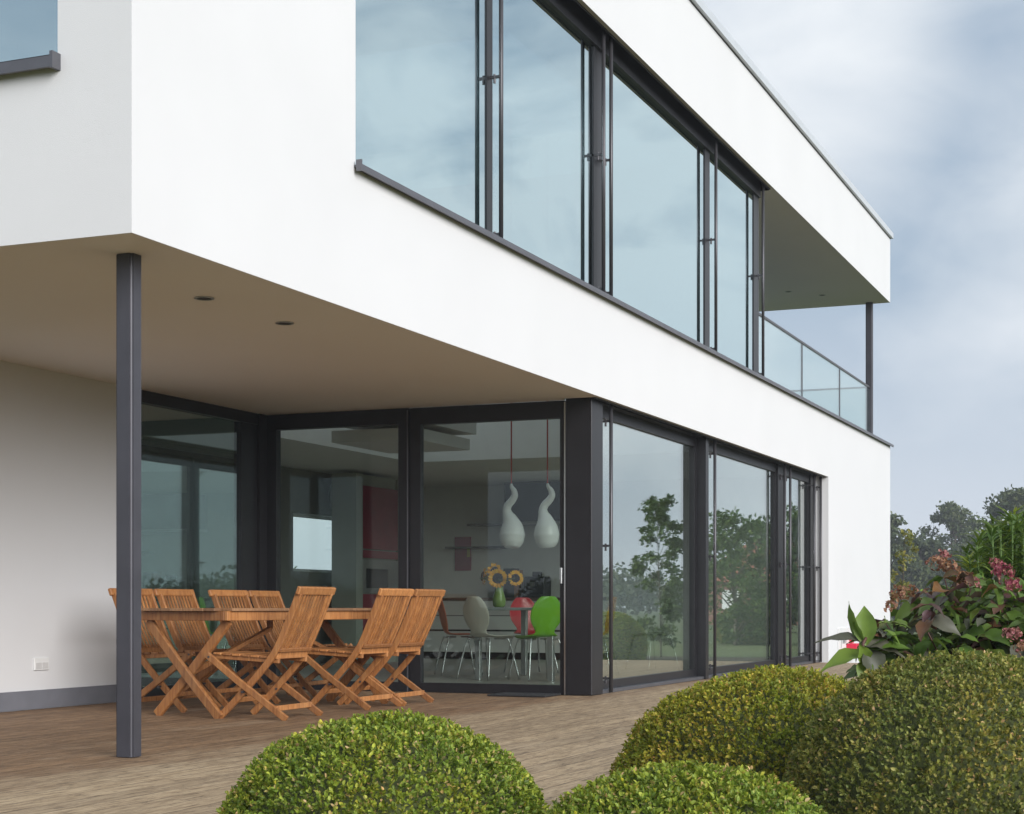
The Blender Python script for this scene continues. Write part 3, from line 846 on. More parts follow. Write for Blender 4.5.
# ================================================================== INDOOR FURNITURE
def shell_chair(label, loc, rz, mat):
    t = thing('dining_chair', label, 'chair', loc, rz, 'moulded shell chairs round the dining table')
    prof = [(-0.245, 0.86), (-0.235, 0.80), (-0.222, 0.72), (-0.205, 0.64), (-0.188, 0.57), (-0.172, 0.51), (-0.145, 0.465), (-0.10, 0.445), (-0.03, 0.44), (0.06, 0.443), (0.14, 0.445), (0.20, 0.435), (0.235, 0.415)]
    half = [0.085, 0.145, 0.185, 0.190, 0.160, 0.105, 0.115, 0.175, 0.205, 0.21, 0.20, 0.175, 0.12]
    bm = bmesh.new()
    rows = []
    for (y, z), h_ in zip(prof, half):
        row = []
        for k in range(9):
            u = -1 + k / 4
            cv = 0.035 * u * u if z > 0.5 else 0.0
            dz = 0.012 * u * u if z < 0.5 else 0.0
            row.append(bm.verts.new((u * h_, y + cv, z + dz)))
        rows.append(row)
    for a, b_ in zip(rows[:-1], rows[1:]):
        for k in range(8): bm.faces.new((a[k], a[k + 1], b_[k + 1], b_[k]))
    o = obj('seat_shell', bm, mat, t, smooth=True)
    md = o.modifiers.new("thick", 'SOLIDIFY'); md.thickness = 0.012
    sb = o.modifiers.new("round", 'SUBSURF'); sb.levels = 2; sb.render_levels = 2
    for sx in (-1, 1):
        for sy in (-1, 1):
            bm = bmesh.new()
            tube(bm, catmull([(sx * 0.05, sy * 0.04, 0.425), (sx * 0.13, sy * 0.11, 0.420), (sx * 0.165, sy * 0.145, 0.39), (sx * 0.225, sy * 0.225, 0.015)], 5), 0.009, 8)
            obj('leg', bm, M['steel'], t, smooth=True)
    return t
lac = lambda n_, c: simple(n_, c, 0.3, 0, 0.03)
shell_chair('cream shell chair at the dining table, back turned to the glass door', (2.17, 1.90, 0.01), R(-111), lac("cream_lacquer", (0.62, 0.60, 0.52)))
shell_chair('lime green shell chair at the dining table', (2.25, 1.38, 0.01), R(-40), lac("green_lacquer", (0.17, 0.44, 0.02)))
shell_chair('orange shell chair standing behind the cream one', (3.12, 2.66, 0.01), R(-145), lac("orange_lacquer", (0.70, 0.20, 0.10)))
shell_chair('red shell chair at the far end of the dining table', (3.90, 2.12, 0.01), R(140), lac("red_lacquer", (0.52, 0.03, 0.04)))
shell_chair('amber shell chair seen through the sliding door beside the pier', (3.2, 1.12, 0.01), R(8), lac("amber_lacquer", (0.75, 0.25, 0.03)))
shell_chair('white shell chair seen through the sliding door, deeper in the room', (5.3, 1.15, 0.01), R(55), lac("white_lacquer", (0.7, 0.7, 0.66)))

dt = thing('dining_table', 'grey topped dining table with square steel legs behind the glass door', 'table', (2.92, 1.66, 0.01))
part('tabletop', simple("grey_table_top", (0.30, 0.33, 0.33), 0.25), (-0.70, 0.70, -0.45, 0.45, 0.715, 0.745), parent=dt, bevel=0.004)
for x in (-0.63, 0.63):
    for y in (-0.40, 0.40):
        part('leg', M['steel'], (x - 0.03, x + 0.03, y - 0.03, y + 0.03, 0.0, 0.714), parent=dt, bevel=0.003)

va = thing('vase', 'green glass vase of sunflowers on the dining table', 'vase', (2.46, 1.90, 0.756))
bm = bmesh.new(); lathe(bm, [(0.045, 0.0), (0.065, 0.02), (0.07, 0.08), (0.05, 0.15), (0.042, 0.19), (0.046, 0.215)], 20)
obj('vase_body', bm, simple("green_glaze", (0.20, 0.30, 0.07), 0.15), va, smooth=True)
pet = mat_leaf("sunflower_petal", [(0, (0.85, 0.38, 0.0)), (1, (0.95, 0.55, 0.0))], trans=0.3)
disc = simple("sunflower_disc", (0.012, 0.007, 0.004), 1.0, 0, 0.4, 60)
def sunflower(label, base, head, face, r, droop=0.0):
    t = thing('sunflower', label, 'flower', base, 0, 'sunflowers in the green vase')
    h = Vector(head) - Vector(base); f = Vector(face).normalized()
    bm = bmesh.new(); tube(bm, catmull([(0, 0, -0.12), (h.x * 0.3, h.y * 0.3, h.z * 0.55), h - f * 0.02], 5), 0.006, 6)
    obj('stem', bm, M['gstem'], t)
    q = f.to_track_quat('Z', 'Y')
    bm = bmesh.new(); lathe(bm, [(r * 0.58, -0.012), (r * 0.60, 0.004), (r * 0.45, 0.014), (0.01, 0.012)], 18)
    bmesh.ops.transform(bm, matrix=Matrix.Translation(h) @ q.to_matrix().to_4x4(), verts=bm.verts[:])
    obj('flower_disc', bm, disc, t, smooth=True)
    P, T, Nn = [], [], []
    rg = np.random.default_rng(int(abs(head[1]) * 1000))
    for k in range(30):
        a = 2 * math.pi * k / 30 + rg.normal() * 0.05
        d = q @ Vector((math.cos(a), math.sin(a), 0.25 + rg.normal() * 0.15 - droop))
        P.append(h + d * r * 0.52); T.append(d); Nn.append(f)
    v, F = leaves(np.array(P), np.array(T), np.array(Nn), np.full(30, r * 0.56), np.full(30, r * 0.30), 0.15)
    np_mesh('petals', v, F, pet, t)
    P, T, Nn = [], [], []
    for k in range(3):
        a = rg.uniform(0, 6.28)
        P.append(h * (0.45 + 0.15 * k)); T.append(Vector((math.cos(a), math.sin(a), 0.2))); Nn.append(Vector((0, 0, 1)))
    v, F = leaves(np.array(P), np.array(T), np.array(Nn), np.full(3, 0.13), np.full(3, 0.09), 0.2)
    np_mesh('leaf', v, F, M['tree_gdn'], t)
VB = (2.46, 1.90, 0.95)
sunflower('sunflower facing the door, largest of the bunch', VB, (2.40, 1.89, 1.055), (-1, -0.35, 0.05), 0.098)
sunflower('sunflower on the door side of the bunch, turned half away', VB, (2.44, 1.71, 1.055), (-0.8, -0.6, 0.25), 0.080)
sunflower('sunflower peeping over the top of the bunch', VB, (2.50, 1.97, 1.14), (-0.7, 0.1, 0.6), 0.075)
sunflower('drooping pale sunflower on the stair side of the bunch', VB, (2.42, 2.07, 1.08), (-0.3, 0.8, 0.1), 0.085, 0.6)

def pendant(label, x, y, mirror):
    t = thing('pendant_lamp', label, 'lamp', (x, y, 1.385), 0, 'white pendant lamps over the dining table')
    pts = [(0, 0.0), (0, 0.05), (0, 0.13), (-0.004, 0.21), (-0.02, 0.285), (-0.042, 0.345), (-0.05, 0.395), (-0.03, 0.445), (0.015, 0.49), (0.044, 0.54), (0.035, 0.59), (0.008, 0.63), (0.0, 0.665)]
    rad = [0.078, 0.118, 0.135, 0.118, 0.082, 0.055, 0.044, 0.041, 0.039, 0.035, 0.029, 0.020, 0.011]
    cp = catmull([Vector((0.02 * mirror * math.sin(z * 9), -o_, z)) for o_, z in pts], 5)
    rr = list(np.interp(np.linspace(0, len(pts) - 1, len(cp)), range(len(pts)), rad))
    bm = bmesh.new(); tube(bm, cp, rr, 20)
    obj('lamp_shade', bm, simple("opal_shade", (0.80, 0.82, 0.80), 0.3, 0, 0.02), t, smooth=True)
    bm = bmesh.new(); tube(bm, [cp[-1], (cp[-1].x, cp[-1].y, 4.48)], 0.008, 6)
    obj('cord', bm, simple("red_cord", (0.45, 0.03, 0.02), 0.7), t)
pendant('white gourd shaped pendant lamp hanging over the sunflowers', 2.70, 1.86, 1)
pendant('white gourd shaped pendant lamp hanging nearest the door handle', 2.78, 1.49, -1)

st = thing('staircase', 'white upper flight of stairs seen high behind the door glass', 'stairs', (3.1, 2.45, 2.45))
part('landing', M['white'], (-1.75, 0.03, 0.0, 1.0, 0.18, 0.62), parent=st)
part('tread', M['white'], (-1.40, -0.08, 0.03, 1.0, 0.0, 0.12), parent=st)

kc = thing('kitchen_counter', 'long pale kitchen counter with dark worktop at the far end of the room', 'kitchen counter', (8.55, 4.5, 0.01))
part('cabinet', M['white'], (0.0, 0.58, -1.55, 1.48, 0.10, 0.62), (0.0, 0.58, -1.55, 1.48, 0.63, 0.84), parent=kc)
part('drawer_gap', M['black'], (0.02, 0.57, -1.54, 1.47, 0.62, 0.63), (0.05, 0.57, -1.5, 1.45, 0.0, 0.10), (-0.004, 0.019, -1.54, 1.47, 0.40, 0.425), parent=kc)
part('worktop', simple("brown_worktop", (0.12, 0.07, 0.045), 0.4), (-0.03, 0.59, -1.58, 1.49, 0.845, 0.885), parent=kc, bevel=0.003)
tu = thing('tall_cabinet', 'tall white kitchen unit with dark red fronts and a built in oven', 'cabinet', (6.38, 5.61, 0.01))
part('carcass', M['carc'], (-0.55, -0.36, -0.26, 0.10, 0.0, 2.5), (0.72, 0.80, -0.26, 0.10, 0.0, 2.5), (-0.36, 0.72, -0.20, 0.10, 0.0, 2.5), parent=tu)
redf = simple("dark_red_front", (0.28, 0.012, 0.03), 0.3)
part('cabinet_door', redf, (-0.35, 0.71, -0.24, -0.205, 1.52, 2.35), (-0.35, 0.71, -0.24, -0.205, 1.40, 1.50), parent=tu)
part('cabinet_door', redf, (-0.35, 0.71, -0.24, -0.205, 0.12, 0.92), parent=tu)
part('oven', M['steel'], (-0.35, 0.71, -0.24, -0.205, 0.94, 1.38), parent=tu)
part('oven_door', M['black'], (-0.22, 0.40, -0.246, -0.241, 1.0, 1.26), parent=tu)
hd = thing('cooker_hood', 'dark box shaped cooker hood above the far counter', 'cooker hood', (8.85, 4.0, 1.98))
part('hood_body', M['black'], (-0.25, 0.28, -0.5, 0.42, 0.0, 0.56), parent=hd)
part('hood_lip', M['steel'], (-0.28, 0.28, -0.53, 0.45, -0.03, -0.002), parent=hd)
def shelf(label, y0, y1, z):
    t = thing('wall_shelf', label, 'shelf', (9.03, (y0 + y1) / 2, z), 0, 'dark shelves on the kitchen wall')
    h_ = (y1 - y0) / 2
    part('board', M['dark'], (-0.12, 0.115, -h_, h_, 0.0, 0.028), parent=t)
    part('edge_strip', M['rod'], (-0.126, -0.1205, -h_, h_, 0.002, 0.026), parent=t)
shelf('dark wall shelf above the other one on the kitchen wall', 3.95, 5.15, 1.95)
shelf('dark lower wall shelf on the kitchen wall', 4.55, 5.50, 1.62)
pr = tag(part('poster', simple("plum_poster", (0.34, 0.06, 0.13), 0.6, 0, 0.25, 3), (9.13, 9.148, 5.18, 5.44, 1.30, 1.80), parent=None), 'plum coloured poster on the kitchen wall', 'poster')
part('figure', simple("poster_yellow", (0.5, 0.4, 0.08), 0.6), (9.124, 9.129, 5.19, 5.24, 1.50, 1.62), parent=pr)
cf = thing('coffee_machine', 'black coffee machine on the far worktop', 'coffee machine', (8.75, 4.02, 0.897))
part('body', M['black'], (0.0, 0.28, -0.16, 0.16, 0.0, 0.30), parent=cf, bevel=0.02)
part('drip_tray', M['black'], (-0.12, -0.002, -0.14, 0.14, 0.0, 0.05), parent=cf)
part('spout', M['steel'], (-0.08, -0.001, -0.04, 0.04, 0.16, 0.22), parent=cf)
part('bean_hopper', M['black'], (0.06, 0.2, -0.05, 0.05, 0.301, 0.37), parent=cf)
kn = thing('storage_tower', 'tall black canister tower on the far worktop beside the coffee machine', 'canister', (8.80, 4.42, 0.897))
part('body', M['black'], (0, 0.2, -0.07, 0.1, 0.0, 0.42), parent=kn)
part('panel', M['teak'], (0.0, 0.2, -0.13, -0.071, 0.0, 0.40), parent=kn)
ck = thing('wall_clock', 'round pale wall clock on the back wall of the room', 'clock', (6.45, 5.965, 2.25))
bm = bmesh.new(); tube(bm, [(0, 0.012, 0), (0, -0.012, 0)], 0.21, 40); obj('dial', bm, simple("clock_dial", (0.6, 0.6, 0.58), 0.5), ck)
bm = bmesh.new()
for k in range(12):
    a = k * math.pi / 6
    d = Vector((math.sin(a), 0, math.cos(a)))
    bar(bm, Vector((0, -0.0125, 0)) + d * 0.16, Vector((0, -0.0125, 0)) + d * 0.195, 0.014, 0.004, side=(0, 1, 0))
obj('hour_marks', bm, M['black'], ck)
bm = bmesh.new(); bar(bm, (0, -0.016, 0), (-0.06, -0.016, 0.08), 0.012, 0.004, side=(0, 1, 0)); bar(bm, (0, -0.0165, 0), (0.02, -0.0165, 0.15), 0.009, 0.003, side=(0, 1, 0))
obj('hand', bm, M['black'], ck)
bm = bmesh.new()
lathe(bm, [(0.21, -0.014), (0.225, -0.014), (0.225, 0.012), (0.211, 0.012)], 40)
bmesh.ops.delete(bm, geom=[f for f in bm.faces if len(f.verts) > 4], context='FACES')
bmesh.ops.rotate(bm, matrix=Matrix.Rotation(R(-90), 3, 'X'), verts=bm.verts[:], cent=(0, 0, 0))
obj('rim', bm, M['steel'], ck)

# ================================================================== PLANTS
CAM = Vector(cam.location)
def garden_pos(px, t, z):
    """plan position along a sight line of the planting plan (u sideways per metre, t metres out)"""
    p = CAM + (FW + RT * ((px - 512) / 1660.0)) * t
    return (p.x, p.y, z)

def box_ball(label, centre, r, mat, seed, spacing=0.0158, fresh=0.0, squash=1.0, leaf=0.0130):
    rng = np.random.default_rng(seed)
    zb = -0.15
    t = thing('box_ball', label, 'shrub', (centre[0], centre[1], zb), 0, 'clipped box balls along the terrace')
    cz = centre[2] - zb
    n = int(2 * math.pi * r * r * 1.45 / spacing ** 2)
    u0 = -0.55 if cz > 0.2 else -0.35
    ii = np.arange(n)
    u = np.clip(u0 + (1 - u0) * (ii + 0.5) / n + rng.normal(size=n) * 0.004, -1, 1); ph = ii * 2.399963 + rng.normal(size=n) * 0.006
    s = np.sqrt(1 - u * u)
    D = np.stack([s * np.cos(ph), s * np.sin(ph), u], 1)
    bumpy = value_noise(D * 1.0, rng, 9, 3.2) * 0.016 + value_noise(D, rng, 9, 9.0) * 0.009
    depth = np.abs(rng.normal(size=n)) * 0.014 * (rng.random(n) < 0.75) + (rng.random(n) < 0.30) * rng.uniform(0, 0.042, n)
    hole = value_noise(D, rng, 12, 15.0)
    depth += np.clip(hole - 1.25, 0, 1) * 0.03
    rad = r * (1 + bumpy) * (1 - 0.045 * np.clip(D[:, 2], 0, 1) ** 5) - depth
    C = D * rad[:, None] * np.array([1, 1, squash]) + np.array([0, 0, cz])
    keep = C[:, 2] > 0.02
    C, D, n = C[keep], D[keep], int(keep.sum())
    ax = unit(D + rng.normal(size=(n, 3)) * 0.38 + np.array([0, 0, 0.22]))
    k = 10
    P = np.repeat(C, k, 0); A = np.repeat(ax, k, 0)
    q = unit(np.cross(A, rng.normal(size=(n * k, 3))))
    along = rng.uniform(-0.016, 0.014, n * k)
    spread = rng.uniform(0.35, 1.15, n * k)
    T = unit(A * 0.75 + q * spread[:, None])
    Nn = unit(A * spread[:, None] - q * 0.75 + rng.normal(size=(n * k, 3)) * 0.25)
    ln = leaf * rng.uniform(0.65, 1.15, n * k); wd = ln * rng.uniform(0.48, 0.66, n * k)
    v, F = leaves(P + A * along[:, None], T, Nn, ln, wd, 0.22)
    np_mesh('foliage', v, F, mat, t)
    # new shoots standing proud of the clipped surface
    m_ = int(fresh * 420)
    if m_:
        idx = rng.choice(n, m_ * 4, replace=False)
        w_ = (D[idx, 2] > 0.15) & (value_noise(D[idx], rng, 10, 5.0) > -0.2)
        idx = idx[w_][:m_]
        Cb = C[idx] + ax[idx] * 0.004
        ax2 = unit(D[idx] * 0.6 + np.array([0, 0, 0.5]) + rng.normal(size=(len(idx), 3)) * 0.3)
        kk = 8
        P = np.repeat(Cb, kk, 0); A = np.repeat(ax2, kk, 0)
        q = unit(np.cross(A, rng.normal(size=(len(P), 3))))
        al = rng.uniform(-0.010, 0.012, len(P))
        T = unit(A + q * 0.6); Nn = unit(A * 0.6 - q)
        v, F = leaves(P + A * al[:, None], T, Nn, leaf * 0.95 * np.ones(len(P)), leaf * 0.5 * np.ones(len(P)), 0.2)
        np_mesh('young_leaves', v, F, M['box_new'], t)
    bm = bmesh.new(); bmesh.ops.create_icosphere(bm, subdivisions=4, radius=1.0)
    for w_ in bm.verts:
        w_.co = Vector((w_.co.x * (r - 0.055), w_.co.y * (r - 0.055), w_.co.z * (r - 0.055) * squash + cz))
    bmesh.ops.bisect_plane(bm, geom=bm.verts[:] + bm.edges[:] + bm.faces[:], plane_co=(0, 0, 0.0), plane_no=(0, 0, -1), clear_outer=True)
    obj('shaded_leaf_core', bm, M['leaf_core'], t, smooth=True)  # solid core behind the leaves, coloured like shaded foliage
    return t

def ball_at(label, px, ytop, rpx, t, mat, seed, **k):
    r = rpx / 1660.0 * t
    z = 0.76 - (ytop - 607) / 1660.0 * t - r
    return box_ball(label, garden_pos(px, t, z), r, mat, seed, **k)
ball_at('bright green clipped box ball in front of the chairs, standing alone at the deck edge', 385, 709, 178, 4.4, M['box_a'], 1, fresh=1.1)
ball_at('yellowish olive clipped box ball between the deck and the big dark ball', 772, 664, 166, 5.5, M['box_b'], 2, fresh=0.7, spacing=0.0165)
ball_at('bright green clipped box ball, lowest and nearest in the foreground', 690, 762, 196, 3.75, M['box_a'], 3, fresh=1.0, spacing=0.0145)
ball_at('large dull green clipped box ball in front of the hydrangea', 960, 648, 176, 4.75, M['box_d'], 4, fresh=0.0)

# ---- hydrangea ---------------------------------------------------------------
def big_leaves(P, T, Nn, ln, wd, curl, seed):
    """ovate leaves as 7 x 5 grids, creased along the midrib and drooping"""
    rng = np.random.default_rng(seed)
    n = len(P); T = unit(T); Sd = unit(np.cross(T, Nn)); Nn = np.cross(Sd, T)
    us = np.linspace(0, 1, 8); vs = np.array([-1, -0.55, 0, 0.55, 1.0])
    prof = np.array([0.03, 0.55, 0.88, 1.0, 0.92, 0.70, 0.36, 0.02])
    V = np.zeros((n, 8, 5, 3))
    wav = rng.uniform(0, 6.28, n)
    for i, u in enumerate(us):
        for j, w in enumerate(vs):
            off = (np.abs(w) ** 1.3 * 0.42 * prof[i]) * wd * 0.5
            off = off + wd * 0.06 * np.sin(u * 14 + wav + w * 2) * abs(w)
            drop = curl * ln * u * u
            V[:, i, j] = P + T * (ln * u)[:, None] + Sd * (wd * 0.5 * prof[i] * w)[:, None] + Nn * (off - drop)[:, None]
    base = (np.arange(n) * 40)[:, None, None]
    q = np.array([[i * 5 + j, i * 5 + j + 1, (i + 1) * 5 + j + 1, (i + 1) * 5 + j] for i in range(7) for j in range(4)])
    F = (base + q[None]).reshape(-1, 4)
    return V.reshape(-1, 3), F

HYD = Vector(garden_pos(955, 6.75, -0.15))
hyd = thing('hydrangea', 'tall hydrangea with purple tinged leaves and faded flower heads behind the box balls', 'shrub', HYD)
rng = np.random.default_rng(21)
bmS = bmesh.new()
P, T, Nn, Ls = [], [], [], []
def hyd_local(px, y, t):
    p = CAM + (FW + RT * ((px - 512) / 1660.0) + Vector((0, 0, (607 - y) / 1660.0))) * t
    return p - HYD
for k in range(150):
    px = rng.uniform(874, 1075) if k > 14 else rng.uniform(858, 895)
    tt = rng.uniform(6.3, 7.3)
    env = np.interp(px, [850, 866, 905, 925, 945, 980, 1020, 1075], [655, 634, 600, 585, 572, 572, 580, 588])
    y = env + abs(rng.normal()) * 26
    tip = hyd_local(px, y, tt)
    root = Vector((tip.x * 0.25 + rng.normal() * 0.05, tip.y * 0.25 + rng.normal() * 0.05, 0.0))
    mid = root.lerp(tip, 0.55) + Vector((rng.normal() * 0.05, rng.normal() * 0.05, 0.08))
    pts = catmull([root, mid, tip], 5)
    if k < 46: tube(bmS, pts, [0.006 - 0.0035 * i / (len(pts) - 1) for i in range(len(pts))], 6)
    a0 = rng.uniform(0, 6.28)
    for j in range(6):
        f_ = 1.0 - 0.095 * j
        p = pts[min(len(pts) - 1, int(f_ * (len(pts) - 1)))]
        for s_ in (0, math.pi):
            a = a0 + j * math.pi / 2 + s_ + rng.normal() * 0.3
            tilt = rng.normal() * 0.35 - 0.12
            P.append(p); T.append((math.cos(a), math.sin(a), tilt)); Nn.append((rng.normal() * 0.55, rng.normal() * 0.55, 1.0))
            Ls.append(rng.uniform(0.065, 0.130) * (0.7 if j == 0 else 1))
n = len(P); P = np.array(P); T = np.array(T); Nn = np.array(Nn); Ls = np.array(Ls)
sel = rng.random(n)
for nm, lo, hi in (('leaves', 0.0, 0.60), ('green_leaves', 0.60, 0.92), ('dusky_leaves', 0.92, 1.01)):
    w_ = (sel >= lo) & (sel < hi)
    v, F = big_leaves(P[w_], T[w_], Nn[w_], Ls[w_], Ls[w_] * rng.uniform(0.5, 0.66, w_.sum()), rng.uniform(0.05, 0.75, w_.sum()), 5)
    np_mesh(nm, v, F, {'leaves': M['hyd'], 'green_leaves': M['hyd_green'], 'dusky_leaves': M['hyd_dusk']}[nm], hyd, smooth=True)
# the long shoot leaning out towards the house
node = hyd_local(866, 643, 6.3)
tube(bmS, catmull([Vector((-0.03, 0.1, 0.0)), node.lerp(Vector((0, 0, 0.1)), 0.45), node + Vector((0, 0, -0.05)), node + Vector((0, 0, 0.02))], 5), 0.006, 6)
def dirv(r_, u_, f_): return RT * r_ + Vector((0, 0, u_)) + FW * f_
sh = [  # tip direction (right, up, away), normal, length, width, curl, kind
    (dirv(-1, 0.42, 0.1), dirv(0.2, 0.80, -0.55), 0.175, 0.058, 0.50, 1),
    (dirv(-0.66, 0.95, 0.1), dirv(-0.75, -0.30, -0.45), 0.165, 0.056, 0.30, 0),
    (dirv(-0.02, 1, 0.15), dirv(-0.25, 0.2, -0.9), 0.160, 0.092, 0.22, 0),
    (dirv(0.95, 0.75, 0.2), dirv(-0.5, 0.7, -0.4), 0.19, 0.075, 0.40, 0),
    (dirv(0.95, 0.50, -0.2), dirv(-0.3, 0.9, -0.4), 0.16, 0.080, 0.5, 0),
    (dirv(0.95, 0.1, -0.2), dirv(-0.1, 0.9, -0.5), 0.14, 0.080, 0.5, 1),
    (dirv(-0.90, 0.05, -0.2), dirv(-0.1, 0.85, -0.5), 0.165, 0.092, 0.50, 0),
    (dirv(-0.18, -0.75, -0.4), dirv(-0.1, 0.35, -0.9), 0.105, 0.066, 0.15, 0),
    (dirv(0.35, -0.7, -0.4), dirv(0.1, 0.3, -0.9), 0.13, 0.095, 0.3, 1),
    (dirv(-0.30, 0.65, -0.6), dirv(-0.2, 0.5, -0.8), 0.085, 0.062, 0.2, 0)]
for kind, mt_ in ((0, M['hyd_green']), (1, M['hyd_dusk'])):
    q = [s_ for s_ in sh if s_[5] == kind] if False else [s_ for s_ in sh if s_[-1] == kind]
    v, F = big_leaves(np.array([node + Vector((0, 0, -0.012 * i)) for i, s_ in enumerate(q)]), np.array([s_[0] for s_ in q]), np.array([s_[1] for s_ in q]),
                      np.array([s_[2] for s_ in q]), np.array([s_[3] for s_ in q]), np.array([s_[4] for s_ in q]), 9)
    np_mesh('shoot_leaves', v, F, mt_, hyd, smooth=True)
obj('stems', bmS, M['stem'], hyd, smooth=True)
def flower_head(c, r, mat, seed, parent):
    rg = np.random.default_rng(seed)
    m_ = int(130 * (r / 0.06) ** 2)
    D = unit(rg.normal(size=(m_, 3)) + np.array([0, 0, 0.35]))
    lump = 1 + 0.22 * value_noise(D, rg, 8, 3.0)
    Pc = np.array(c) + D * (r * rg.uniform(0.45, 1.05, m_) * lump)[:, None] * np.array([1.1, 1.1, 0.75])
    P = np.repeat(Pc, 4, 0); Dd = np.repeat(unit(D + rg.normal(size=D.shape) * 0.6), 4, 0)
    s_ = unit(np.cross(Dd, np.repeat(rg.normal(size=(m_, 3)), 4, 0))); w_ = np.cross(Dd, s_)
    a = np.tile(np.arange(4) * math.pi / 2, m_)[:, None]
    T = s_ * np.cos(a) + w_ * np.sin(a) + Dd * rg.uniform(-0.2, 0.7, m_ * 4)[:, None]
    sz = np.repeat(rg.uniform(0.007, 0.0125, m_), 4)
    v, F = leaves(P, T, Dd, sz, sz * 0.95, 0.2)
    np_mesh('flower_head', v, F, mat, parent)
heads = [(938, 563, 6.5, 0.038, 'd'), (951, 569, 6.45, 0.035, 'd'), (944, 556, 6.6, 0.026, 'm'), (964, 577, 6.5, 0.032, 'd'), (974, 583, 6.45, 0.026, 'm'),
         (1004, 572, 6.4, 0.038, 'p'), (1012, 585, 6.4, 0.036, 'p'), (996, 564, 6.5, 0.026, 'p'), (899, 594, 6.5, 0.036, 'd'), (911, 591, 6.6, 0.028, 'd'), (891, 606, 6.4, 0.026, 'd'),
         (1013, 634, 6.25, 0.036, 'm'), (1024, 648, 6.2, 0.036, 'd'), (1040, 585, 6.5, 0.05, 'p')]
for i, (px, y, t_, r, kd) in enumerate(heads):
    flower_head(hyd_local(px, y, t_), r, {'p': M['petal_pink'], 'd': M['petal_dry'], 'm': M['petal_mix']}[kd], 50 + i, hyd)

# ---- shrub with whorls of narrow leaves -----------------------------------------
LIL = Vector(garden_pos(1010, 8.0, -0.15))
lil = thing('narrow_leaved_shrub', 'bright green shrub with whorls of narrow leaves behind the hydrangea', 'shrub', LIL)
rng = np.random.default_rng(33)
bmS = bmesh.new()
LP, LT, LN, LL = [], [], [], []
YP, YT, YN, YL = [], [], [], []
for k in range(90):
    px = rng.uniform(955, 1090)
    env = np.interp(px, [950, 970, 990, 1012, 1040, 1090], [575, 548, 528, 512, 528, 545])
    y = env + abs(rng.normal()) * 17
    if k == 0: px, y = 1014, 514
    if k == 1: px, y = 996, 534
    t_ = rng.uniform(7.5, 8.6)
    tip = CAM + (FW + RT * ((px - 512) / 1660.0) + Vector((0, 0, (607 - y) / 1660.0))) * t_ - LIL
    root = Vector((tip.x * 0.55, tip.y * 0.55, 0))
    tube(bmS, [root, root.lerp(tip, 0.5) + Vector((0, 0, 0.03)), tip], [0.008, 0.006, 0.004], 5)
    axis = (tip - root).normalized()
    hgt = (tip - root).length
    young = (k in (0, 1)) or rng.random() < 0.12
    for j in range(90):
        f_ = rng.uniform(0.42, 1.0) ** 0.8
        a = rng.uniform(0, 6.28)
        lift = rng.uniform(0.1, 0.8) + (0.9 if f_ > 0.93 else 0)
        p = root.lerp(tip, f_)
        d = Vector((math.cos(a), math.sin(a), lift))
        (YP if (young and f_ > 0.9) else LP).append(p)
        (YT if (young and f_ > 0.9) else LT).append(d)
        (YN if (young and f_ > 0.9) else LN).append(Vector((-math.cos(a) * lift, -math.sin(a) * lift, 1)))
        (YL if (young and f_ > 0.9) else LL).append(rng.uniform(0.06, 0.115))
def narrow(P, T, Nn, ln, mat, nm, seed):
    P, T, Nn, ln = (np.array(q) for q in (P, T, Nn, ln))
    rg = np.random.default_rng(seed)
    v, F = big_leaves(P, T, Nn, ln, ln * 0.15, rg.uniform(0.2, 1.0, len(P)), seed)
    np_mesh(nm, v, F, mat, lil, smooth=True)
narrow(LP, LT, LN, LL, M['lily'], 'leaves', 3)
narrow(YP, YT, YN, YL, M['lily_top'], 'young_leaves', 4)
obj('stems', bmS, M['gstem'], lil, smooth=True)

